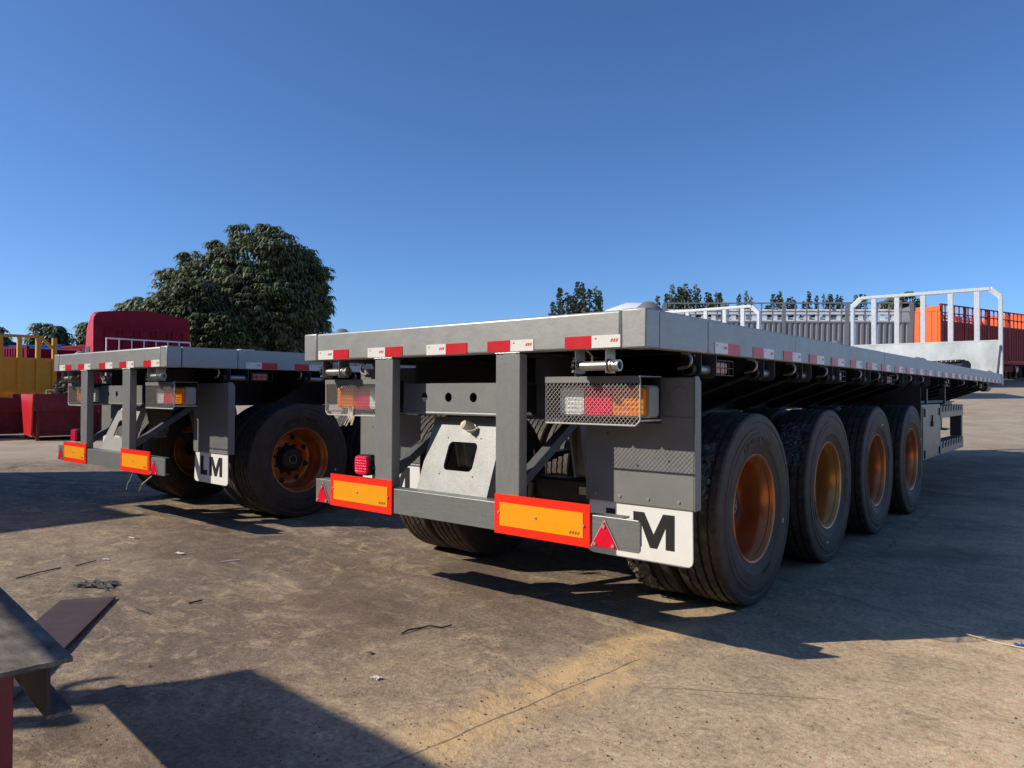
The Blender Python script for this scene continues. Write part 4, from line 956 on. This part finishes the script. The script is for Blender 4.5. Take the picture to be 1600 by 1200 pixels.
M['shed'] = paint('grey_sheet_wall', (.16, .17, .18), .6, 0, .08, 0, .1)
added_workshop()

# ------------------------------------------------------------------ trees
def leaf_mat(name, a, b, gl=.5):
    m, t, p = nodes(name); v = objvec(t); geo = N(t, 'ShaderNodeNewGeometry')
    c = mixc(t, geo.outputs['Random Per Island'], a, b)
    t.links.new(c, p.inputs['Base Color']); p.inputs['Roughness'].default_value = gl; p.inputs['Specular IOR Level'].default_value = .35
    tr = N(t, 'ShaderNodeBsdfTranslucent'); t.links.new(mixc(t, .5, c, (.12, .16, .03)), tr.inputs[0]); mx = N(t, 'ShaderNodeMixShader'); mx.inputs[0].default_value = .18
    t.links.new(p.outputs[0], mx.inputs[1]); t.links.new(tr.outputs[0], mx.inputs[2]); t.links.new(mx.outputs[0], t.nodes['Material Output'].inputs[0]); return m
M['leaf'] = leaf_mat('drooping_green_leaves', (.080, .105, .042), (.235, .260, .145))
M['leafl'] = leaf_mat('lighter_green_leaves', (.060, .075, .030), (.15, .165, .075))
M['poplar'] = leaf_mat('poplar_leaves', (.065, .090, .052), (.13, .155, .10), .6)
M['bushm'] = leaf_mat('dry_bush_leaves', (.10, .11, .055), (.20, .20, .11), .6)
M['bark'] = paint('grey_brown_bark', (.09, .075, .06), .9, 0, .3)
def palm_clusters(cent, rnd, size, nleaf=7):
    """each cluster: a whorl of drooping pointed leaves"""
    vs, fs = [], []
    for (x, y, z, nx, ny, nz) in cent:
        s = size*rnd.uniform(.75, 1.25); a0 = rnd.uniform(0, 6.28)
        for k in range(nleaf):
            a = a0+2*math.pi*k/nleaf+rnd.uniform(-.25, .25); dx, dy = math.cos(a), math.sin(a); px, py = -dy, dx
            l = s*rnd.uniform(.8, 1.2); wv = l*.15; dr = rnd.uniform(.45, .95)
            def q(u, side, lift=0): return (x+dx*l*u*(1-.25*dr*u)+px*wv*side+nx*.1*l, y+dy*l*u*(1-.25*dr*u)+py*wv*side+ny*.1*l, z+l*(.22*u-dr*u*u)+lift)
            o = len(vs); vs += [q(.05, .25), q(.05, -.25), q(.45, 1), q(.45, -1), q(.8, .7), q(.8, -.7), q(1.08, 0)]
            fs += [(o, o+1, o+3, o+2), (o+2, o+3, o+5, o+4), (o+4, o+5, o+6)]
    return vs, fs
def tree(name, base, H, lobes, n, label, group, mat, size, seed, trunk_r=.2, cat='tree'):
    """lobes: (dx,dy,z,rx,ry,rz) ellipsoids"""
    rnd = random.Random(seed); r = empty(name, tuple(base)); tag(r, label, cat, group)
    cent = []; wts = [l[3]*l[5] for l in lobes]
    # secondary bumps so the outline is uneven
    subs = []
    for l in lobes:
        for k in range(14):
            u = rnd.uniform(-1, 1); a = rnd.uniform(0, 6.28); q = math.sqrt(1-u*u)
            subs.append((l[0]+l[3]*.72*q*math.cos(a), l[1]+l[4]*.72*q*math.sin(a), l[2]+l[5]*.72*u, l[3]*rnd.uniform(.26, .42), l[4]*rnd.uniform(.26, .42), l[5]*rnd.uniform(.22, .38)))
    allb = subs
    allb = subs+[(l[0], l[1], l[2], l[3]*1.02, l[4]*1.02, l[5]*1.02) for l in lobes]
    w2 = [b_[3]*b_[5] for b_ in subs]+[l[3]*l[5]*1.3 for l in lobes]
    for i in range(n):
        l = rnd.choices(allb, w2)[0]; u = rnd.uniform(-1, 1); a = rnd.uniform(0, 6.28); q = math.sqrt(1-u*u); f = rnd.uniform(.35, 1)**.5
        nx, ny, nz = q*math.cos(a), q*math.sin(a), u
        if rnd.random() < .035: f *= rnd.uniform(1.04, 1.22)
        q3 = (l[0]+l[3]*nx*f, l[1]+l[4]*ny*f, l[2]+l[5]*nz*f)
        if mnoise.noise(Vector(q3)*(.42/size)) < -.16 and rnd.random() < .8: continue
        cent.append((*q3, nx, ny, nz))
    vs, fs = palm_clusters(cent, rnd, size); raw('crown', vs, fs, mat, r)
    b = MB(); zc = max(l[2] for l in lobes); b.tube([(0, 0, -.1), (.1, .05, H*.2), (-.05, .1, H*.4), (0, 0, H*.8)], trunk_r, 10, r2=trunk_r*.3)
    for l in subs[::3]: b.tube([(0, 0, H*.25), (l[0]*.5, l[1]*.5, H*.25+(l[2]-H*.25)*.6), (l[0], l[1], l[2])], trunk_r*.35, 6, r2=trunk_r*.08)
    b.build('trunk', M['bark'], r, 0, 50); return r
def up(px, py, D): return at(px, py, D)
D = 30.0
def scr(px0, D0=D): q = at(px0, 600, D0); return (q[0], q[1], 0)
mpp = D/FPX
def lob(base_px, pxc, pyc, rxp, ryp, dd=0, D0=D):
    c = at(pxc, pyc, D0+dd)-np.array(scr(base_px, D0)); k = D0/FPX; return (c[0], c[1], c[2], rxp*k, rxp*k, ryp*k)
tree('broadleaf_tree', scr(405), 8, [lob(405, 415, 415, 72, 60), lob(405, 348, 440, 62, 50, -.4), lob(405, 338, 386, 14, 12, 0), lob(405, 292, 404, 13, 11, 0), lob(405, 372, 362, 16, 12, 0), lob(405, 505, 425, 16, 12, 0), lob(405, 262, 428, 14, 10, 0), lob(405, 420, 358, 18, 10, 0), lob(405, 462, 440, 50, 60, .3), lob(405, 300, 465, 62, 48, -.2), lob(405, 380, 480, 92, 62, -1), lob(405, 462, 480, 55, 66), lob(405, 320, 480, 50, 55, .5), lob(405, 430, 530, 80, 44), lob(405, 486, 478, 32, 40, .8), lob(405, 395, 545, 90, 30, -.5), lob(405, 340, 520, 65, 45, -.3)], 15000,
     'large dark green tree with drooping leaves behind the left flatbed, tallest in the yard', 'broadleaf trees behind the yard', M['leaf'], .26, 3, .28)
tree('broadleaf_tree', scr(285, 27), 5, [lob(285, 300, 480, 50, 48, 0, 27), lob(285, 250, 505, 45, 38, 0, 27), lob(285, 330, 525, 55, 40, -.5, 27), lob(285, 265, 525, 60, 30, -.3, 27)], 5500,
     'lighter green tree with drooping leaves above the maroon cab', 'broadleaf trees behind the yard', M['leafl'], .23, 4, .2)
tree('broadleaf_tree', scr(212, 36), 5, [lob(212, 218, 490, 30, 26, 0, 36), lob(212, 195, 500, 18, 18, 0, 36)], 900, 'low green tree crown just left of the lighter tree, over the cab roof', 'broadleaf trees behind the yard', M['leaf'], .4, 9, .15)
tree('broadleaf_tree', scr(75, 42), 5, [lob(75, 66, 522, 18, 20, 0, 42), lob(75, 88, 525, 18, 18, 0, 42), lob(75, 75, 540, 26, 16, 0, 42)], 520, 'small dark tree above the yellow headboard corner', 'broadleaf trees behind the yard', M['leaf'], .42, 5, .15)
tree('broadleaf_tree', scr(140, 42), 5, [lob(140, 142, 515, 16, 14, 0, 42), lob(140, 138, 530, 20, 14, 0, 42)], 360, 'small tree peeping out left of the maroon cab', 'broadleaf trees behind the yard', M['leaf'], .4, 6, .15)
tree('broadleaf_tree', scr(-22, 42), 5, [lob(-22, -22, 525, 26, 20, 0, 42), lob(-22, 10, 538, 12, 8, 0, 42)], 360, 'small tree cut by the left edge of the view', 'broadleaf trees behind the yard', M['leaf'], .4, 8, .15)
# dry bush beside the yellow trailer
def bush():
    rnd = random.Random(11); q = at(112, 600, 21.5); r = empty('dry_bush', (q[0], q[1], 0)); tag(r, 'dry olive bush between the yellow trailer and the left flatbed', 'bush')
    cent = []
    for i in range(420):
        u = rnd.uniform(-.2, 1); a = rnd.uniform(0, 6.28); qq = math.sqrt(max(0, 1-u*u)); f = rnd.uniform(.3, 1)**.5
        cent.append((.55*qq*math.cos(a)*f, .55*qq*math.sin(a)*f, .65+1.1*u*f, 0, 0, 1))
    vs, fs = palm_clusters(cent, rnd, .16, 6); raw('foliage', vs, fs, M['bushm'], r)
    b = MB()
    for k in range(7): a = k*.9; b.tube([(0, 0, 0), (.2*math.cos(a), .2*math.sin(a), .5), (.35*math.cos(a), .35*math.sin(a), 1.1)], .02, 5, r2=.006)
    b.build('stem', M['bark'], r)
bush()
# poplars on the skyline: a few shared crowns, many trees
def poplar_mesh(seed, spread, n=1500):
    rnd = random.Random(seed); vs, fs = [], []; tips = [(rnd.uniform(-spread, spread), rnd.uniform(-spread, spread), rnd.uniform(.72, 1.0)) for k in range(4)]; tips[0] = (0, 0, 1.0)
    for i in range(n):
        tx, ty, tz = rnd.choice(tips); u = rnd.uniform(.06, 1)**.8; h = tz*u
        w_ = (.085*(1-u)**.6+.012)*rnd.uniform(.2, 1); a = rnd.uniform(0, 6.28)
        x = tx*min(1, h*1.8)+w_*math.cos(a); y = ty*min(1, h*1.8)+w_*math.sin(a); s = rnd.uniform(.008, .017)
        d1 = Vector((rnd.uniform(-1, 1), rnd.uniform(-1, 1), rnd.uniform(-1, 1))).normalized(); d2 = d1.orthogonal().normalized()
        c = Vector((x, y, h)); o = len(vs); vs += [tuple(c+d1*s), tuple(c+d2*s*.7), tuple(c-d1*s), tuple(c-d2*s*.7)]; fs.append((o, o+1, o+2, o+3))
    me = bpy.data.meshes.new('crown'); me.from_pydata(vs, [], fs); me.materials.append(M['poplar']); return me
PM = [poplar_mesh(20+i, sp_) for i, sp_ in enumerate((.05, .085, .11, .07, .04, .13))]
b = MB(); b.tube([(0, 0, 0), (.003, 0, .5), (0, 0, .95)], .012, 6, r2=.003); _t = b.build('trunk', M['bark'], None); TRK = _t.data; bpy.data.objects.remove(_t)
def poplar(px, ytop, D0, k, label):
    q = at(px, ytop, D0); g = gz(q[0], q[1])-.3; r = empty('poplar_tree', (q[0], q[1], g), k*1.7); tag(r, label, 'tree', 'poplars on the skyline')
    h = q[2]-g; wk = .8+.45*((px*37) % 100)/100; r.scale = (h*wk, h*wk, h); link('crown', PM[(k*5+int(px)) % 6], r); link('trunk', TRK, r)
pop = [(875, 450), (886, 457), (902, 441), (912, 452), (921, 452), (931, 448), (938, 463)]
ORD = ['first','second','third','fourth','fifth','sixth','seventh','eighth','ninth','tenth','eleventh','twelfth','thirteenth','fourteenth']
def row(pts, D0, txt):
    for i, (x, y) in enumerate(sorted(pts)): poplar(x, y, D0, i, ORD[i]+' poplar from the left in the '+txt)
row(pop, 95, 'loose clump left of the white cab roof')
row([(1050, 445), (1062, 449), (1071, 444), (1087, 445), (1078, 452), (1042, 459), (1104, 457), (1109, 459), (1119, 456), (1124, 458)], 105, 'dense clump right of the deck corner')
row([(1155, 460), (1166, 455), (1208, 460), (1219, 455), (1237, 464), (1231, 466), (1264, 456), (1276, 462), (1287, 459), (1297, 460), (1308, 461), (1314, 463), (1337, 461), (1345, 460)], 125, 'sparse row above the grey stake trailer')
tree('broadleaf_tree', scr(1412, 60), 6, [lob(1412, 1412, 470, 20, 14, 0, 60), lob(1412, 1395, 478, 18, 12, 0, 60), lob(1412, 1428, 478, 14, 12, 0, 60)], 420, 'round dark tree above the white lattice beside the orange tailgate', None, M['leaf'], .5, 15, .2)

# ------------------------------------------------------------------ foreground steel and litter
M['rust'] = paint('dark_brown_plate', (.085, .050, .045), .55, .2, .2, .1, .25)
M['mill'] = paint('mill_scale_steel', (.17, .145, .115), .85, 0, .5, .2, .5, (3, 8, 2), (.07, .045, .03), spec=.12, sc=3)
M['milldark'] = paint('dark_rusty_steel', (.045, .040, .036), .6, .2, .3, .1, .2)
M['redpost'] = paint('dark_red_stand', (.20, .022, .030), .5, 0, .1, 0, .05)
def beam():
    e = np.array([.743, -2.041]); dx = np.array([-.924, .091]); dx /= np.linalg.norm(dx); a = math.atan2(dx[1], dx[0])
    r = empty('steel_beam', (e[0], e[1], .36), a); tag(r, 'cut steel beam end with mill scale at the lower left on a dark red stand', 'steel beam')
    # local +X runs away along the beam; local +Y towards the viewer's left
    rnd = random.Random(2)
    def ragged(y0, y1, n=14): return [(rnd.uniform(-.003, .004), y0+(y1-y0)*k/n) for k in range(n+1)]
    e1 = ragged(0, .26); b = MB(); b.prism(e1+[(1.4, .26), (1.4, 0)], lambda u, v, d: (u, v, d), .130, .142); b.build('top_flange', M['mill'], r)
    b = MB(); b.box(.0, 1.4, .050, .058, .0105, .1295); b.build('web', M['milldark'], r)
    e2 = ragged(0, .058, 8); b = MB(); b.prism(e2+[(1.4, .058), (1.4, 0)], lambda u, v, d: (u, v, d), .0, .010); b.build('bottom_flange', M['mill'], r)
    q = gp(22, 1052, .49); s = empty('steel_stand', (q[0], q[1], 0), a); tag(s, 'dark red steel post holding up the cut beam at the lower left', 'stand')
    b = MB(); b.box(.0, .09, .0, .10, .012, .489); b.build('post', M['redpost'], s, .004); b = MB(); b.box(-.05, .16, -.05, .16, 0, .011); b.build('foot_plate', M['redpost'], s)
beam()
P = [gp(*q) for q in ((55, 976), (95, 942), (145, 938), (181, 936), (140, 978), (105, 1015), (60, 1062), (20, 1102), (-30, 1050))]
o = tag(MB().prism([(q[0], q[1]) for q in P], lambda u, v, d: (u, v, d+.012*max(0, math.sin(u*3+v*2))), .006, .016).build('scrap_plate', M['rust']), 'dark brown steel plate lying flat on the concrete behind the cut beam', 'steel plate')
def crumple(name, px, py, size, mat, label, cat, seed, n=9, h=.4, asp=.5, ang=0):
    rnd = random.Random(seed); c = gp(px, py); vs = []; fs = []
    for i in range(n+1):
        for j in range(n+1):
            u, v = i/n-.5, j/n-.5; k = rnd.uniform(.6, 1.1)
            x, y = u*size*k, v*size*asp*k; xr, yr = x*math.cos(ang)-y*math.sin(ang), x*math.sin(ang)+y*math.cos(ang)
            vs.append((xr, yr, .004+abs(rnd.gauss(0, .35))*size*h*(1-1.2*max(abs(u), abs(v)))*.5))
    for i in range(n):
        for j in range(n):
            if rnd.random() < .06: continue
            fs.append((i*(n+1)+j, (i+1)*(n+1)+j, (i+1)*(n+1)+j+1, i*(n+1)+j+1))
    o = raw(name, vs, fs, mat); o.location = (c[0], c[1], .002); md = o.modifiers.new('s', 'SOLIDIFY'); md.thickness = .003
    return tag(o, label, cat)
M['darkrag'] = paint('dusty_dark_plastic', (.085, .078, .068), .6, 0, .4, 0, .35)
M['paper'] = paint('pale_litter', (.62, .58, .50), .7, 0, .1)
M['bluebit'] = paint('blue_plastic', (.03, .09, .30), .4, 0, .1)
M['stick'] = paint('dark_wire', (.03, .026, .022), .7, 0, .2)
crumple('plastic_scrap', 150, 915, .30, M['darkrag'], 'crumpled dark plastic sheet on the concrete behind the brown plate', 'litter', 1, 11, .25, .55, .5)
crumple('paper_scrap', 588, 1061, .045, M['paper'], 'small white paper scrap on bare concrete in the middle foreground', 'litter', 2, 5, .9, .6)
crumple('paper_scrap', 281, 866, .10, M['paper'], 'pale flattened scrap lying left of the shadow of the left flatbed', 'litter', 3, 5, .4, .4, .3)
crumple('paper_scrap', 166, 875, .07, M['paper'], 'pale scrap above the crumpled dark plastic sheet', 'litter', 4, 5, .4, .4, .5)
crumple('plastic_scrap', 1597, 1010, .06, M['bluebit'], 'small blue plastic scrap at the right edge near the slab joint', 'litter', 5, 5, .5, .5)
crumple('plastic_scrap', 578, 1022, .035, M['darkrag'], 'tiny crumpled scrap above the white paper scrap', 'litter', 6, 5, .8, .6)
def stick(pts, r, label, mat='stick', cat='wire'):
    q = [tuple(gp(*p) + np.array([0, 0, r+.001+(.006 if i % 2 else 0)])) for i, p in enumerate(pts)]; b = MB(); b.tube(q, r, 6); tag(b.build('wire', M[mat], None, 0, 50), label, cat)
stick([(628, 991), (640, 987), (656, 983), (672, 981), (690, 982), (706, 980)], .004, 'curved dark wire lying on the concrete below the left tyre of the nearer flatbed')
stick([(25, 905), (60, 897), (95, 888)], .004, 'thin dark rod on the ground left of the crumpled plastic sheet')
stick([(118, 885), (150, 878)], .003, 'short dark rod above the crumpled plastic sheet')
stick([(295, 944), (316, 941)], .005, 'stubby dark rod right of the brown plate')
stick([(345, 879), (375, 877)], .004, 'short pale stick below the shadow of the left flatbed', 'paper')
stick([(202, 840), (210, 843), (219, 842)], .004, 'curled pale cord near the shadow edge at the left', 'paper')
stick([(213, 953), (232, 960)], .003, 'thin dark twig beside the brown plate tip')
stick([(1478, 986), (1510, 994), (1560, 1006), (1640, 1024)], .0035, 'thin pale cord lying along the slab joint at the right', 'cord', 'cord')
# grit and small stones
def grit():
    rnd = random.Random(5); vs, fs = [], []
    for i in range(1900):
        if i < 1400: px, py = rnd.uniform(-50, 1650), 830+rnd.random()**.7*390
        else: px, py = rnd.gauss(850, 170), rnd.gauss(1060, 60)
        if py < 800: continue
        c = gp(px, py); s = rnd.choice((.002, .002, .003, .003, .004)) * rnd.uniform(.7, 1.5)
        if rnd.random() < .008: s *= 2
        o = len(vs); q = [Vector((rnd.uniform(.6, 1.2), rnd.uniform(.6, 1.2), rnd.uniform(.5, .9)))*s for k in range(6)]
        vs += [(c[0]+q[0].x, c[1], s*.3), (c[0]-q[1].x, c[1], s*.3), (c[0], c[1]+q[2].y, s*.3), (c[0], c[1]-q[3].y, s*.3), (c[0], c[1], s*.3+q[4].z), (c[0], c[1], -.001)]
        fs += [(o, o+2, o+4), (o+2, o+1, o+4), (o+1, o+3, o+4), (o+3, o, o+4), (o+2, o, o+5), (o+1, o+2, o+5), (o+3, o+1, o+5), (o, o+3, o+5)]
    m, t, p = nodes('mixed_grit'); geo = N(t, 'ShaderNodeNewGeometry'); t.links.new(mixc(t, ramp(t, geo.outputs['Random Per Island'], .2, .95), (.07, .055, .045), (.45, .37, .27)), p.inputs['Base Color']); p.inputs['Roughness'].default_value = .85
    tag(raw('grit', vs, fs, m), kind='stuff')
grit()
# ------------------------------------------------------------------ unseen rack behind the photographer, shaped to cast the lower left shadow
def rack():
    Yp = -3.9; k = 1.0/(math.tan(SUN_EL)); sxk, syk = SUN_TO[0]*k, SUN_TO[1]*k
    def back(px, py):
        g = gp(px, py); z = (g[1]-Yp)/syk; return (g[0]-sxk*z, z)
    r = empty('shadow_rack', (0, 0, 0)); tag(r, 'unseen dark red rack behind the camera, shaped to cast the lower left shadow', 'rack')
    def backg(x, y): z = (y-Yp)/syk; return (x-sxk*z, z)
    A = back(390, 1045); low = lambda x: -1.535+.0985*(1.24-x)
    poly = [A, back(300, 1062), back(190, 1075), backg(-.10, low(-.10)), backg(1.95, low(1.95)), backg(2.05, -1.17)]
    b = MB(); b.prism(poly, lambda u, v, d: (u, d, v), Yp, Yp+.012); b.build('panel', M['redpost'], r)
    for (a, c) in (((28, 1112), (215, 1082)), ((28, 1148), (130, 1120))):
        p0 = back(*c); wd = .16 if a[1] < 1130 else .10
        b = MB(); b.box(p0[0]-wd/2, p0[0]+wd/2, Yp-.06, Yp-.001, 0, p0[1]); b.build('post', M['redpost'], r)
    xq = poly[4][0]-.1; b = MB(); b.box(xq-.12, xq, Yp-.06, Yp-.001, 0, poly[4][1]+.2); b.build('post', M['redpost'], r)
    hk = [back(*q) for q in ((190, 1076), (150, 1084), (118, 1085), (107, 1079), (112, 1071), (135, 1063), (165, 1058), (188, 1055))]
    b = MB(); b.tube([(u, Yp-.03, v) for u, v in hk], .018, 8); b.build('hook', M['redpost'], r)
rack()
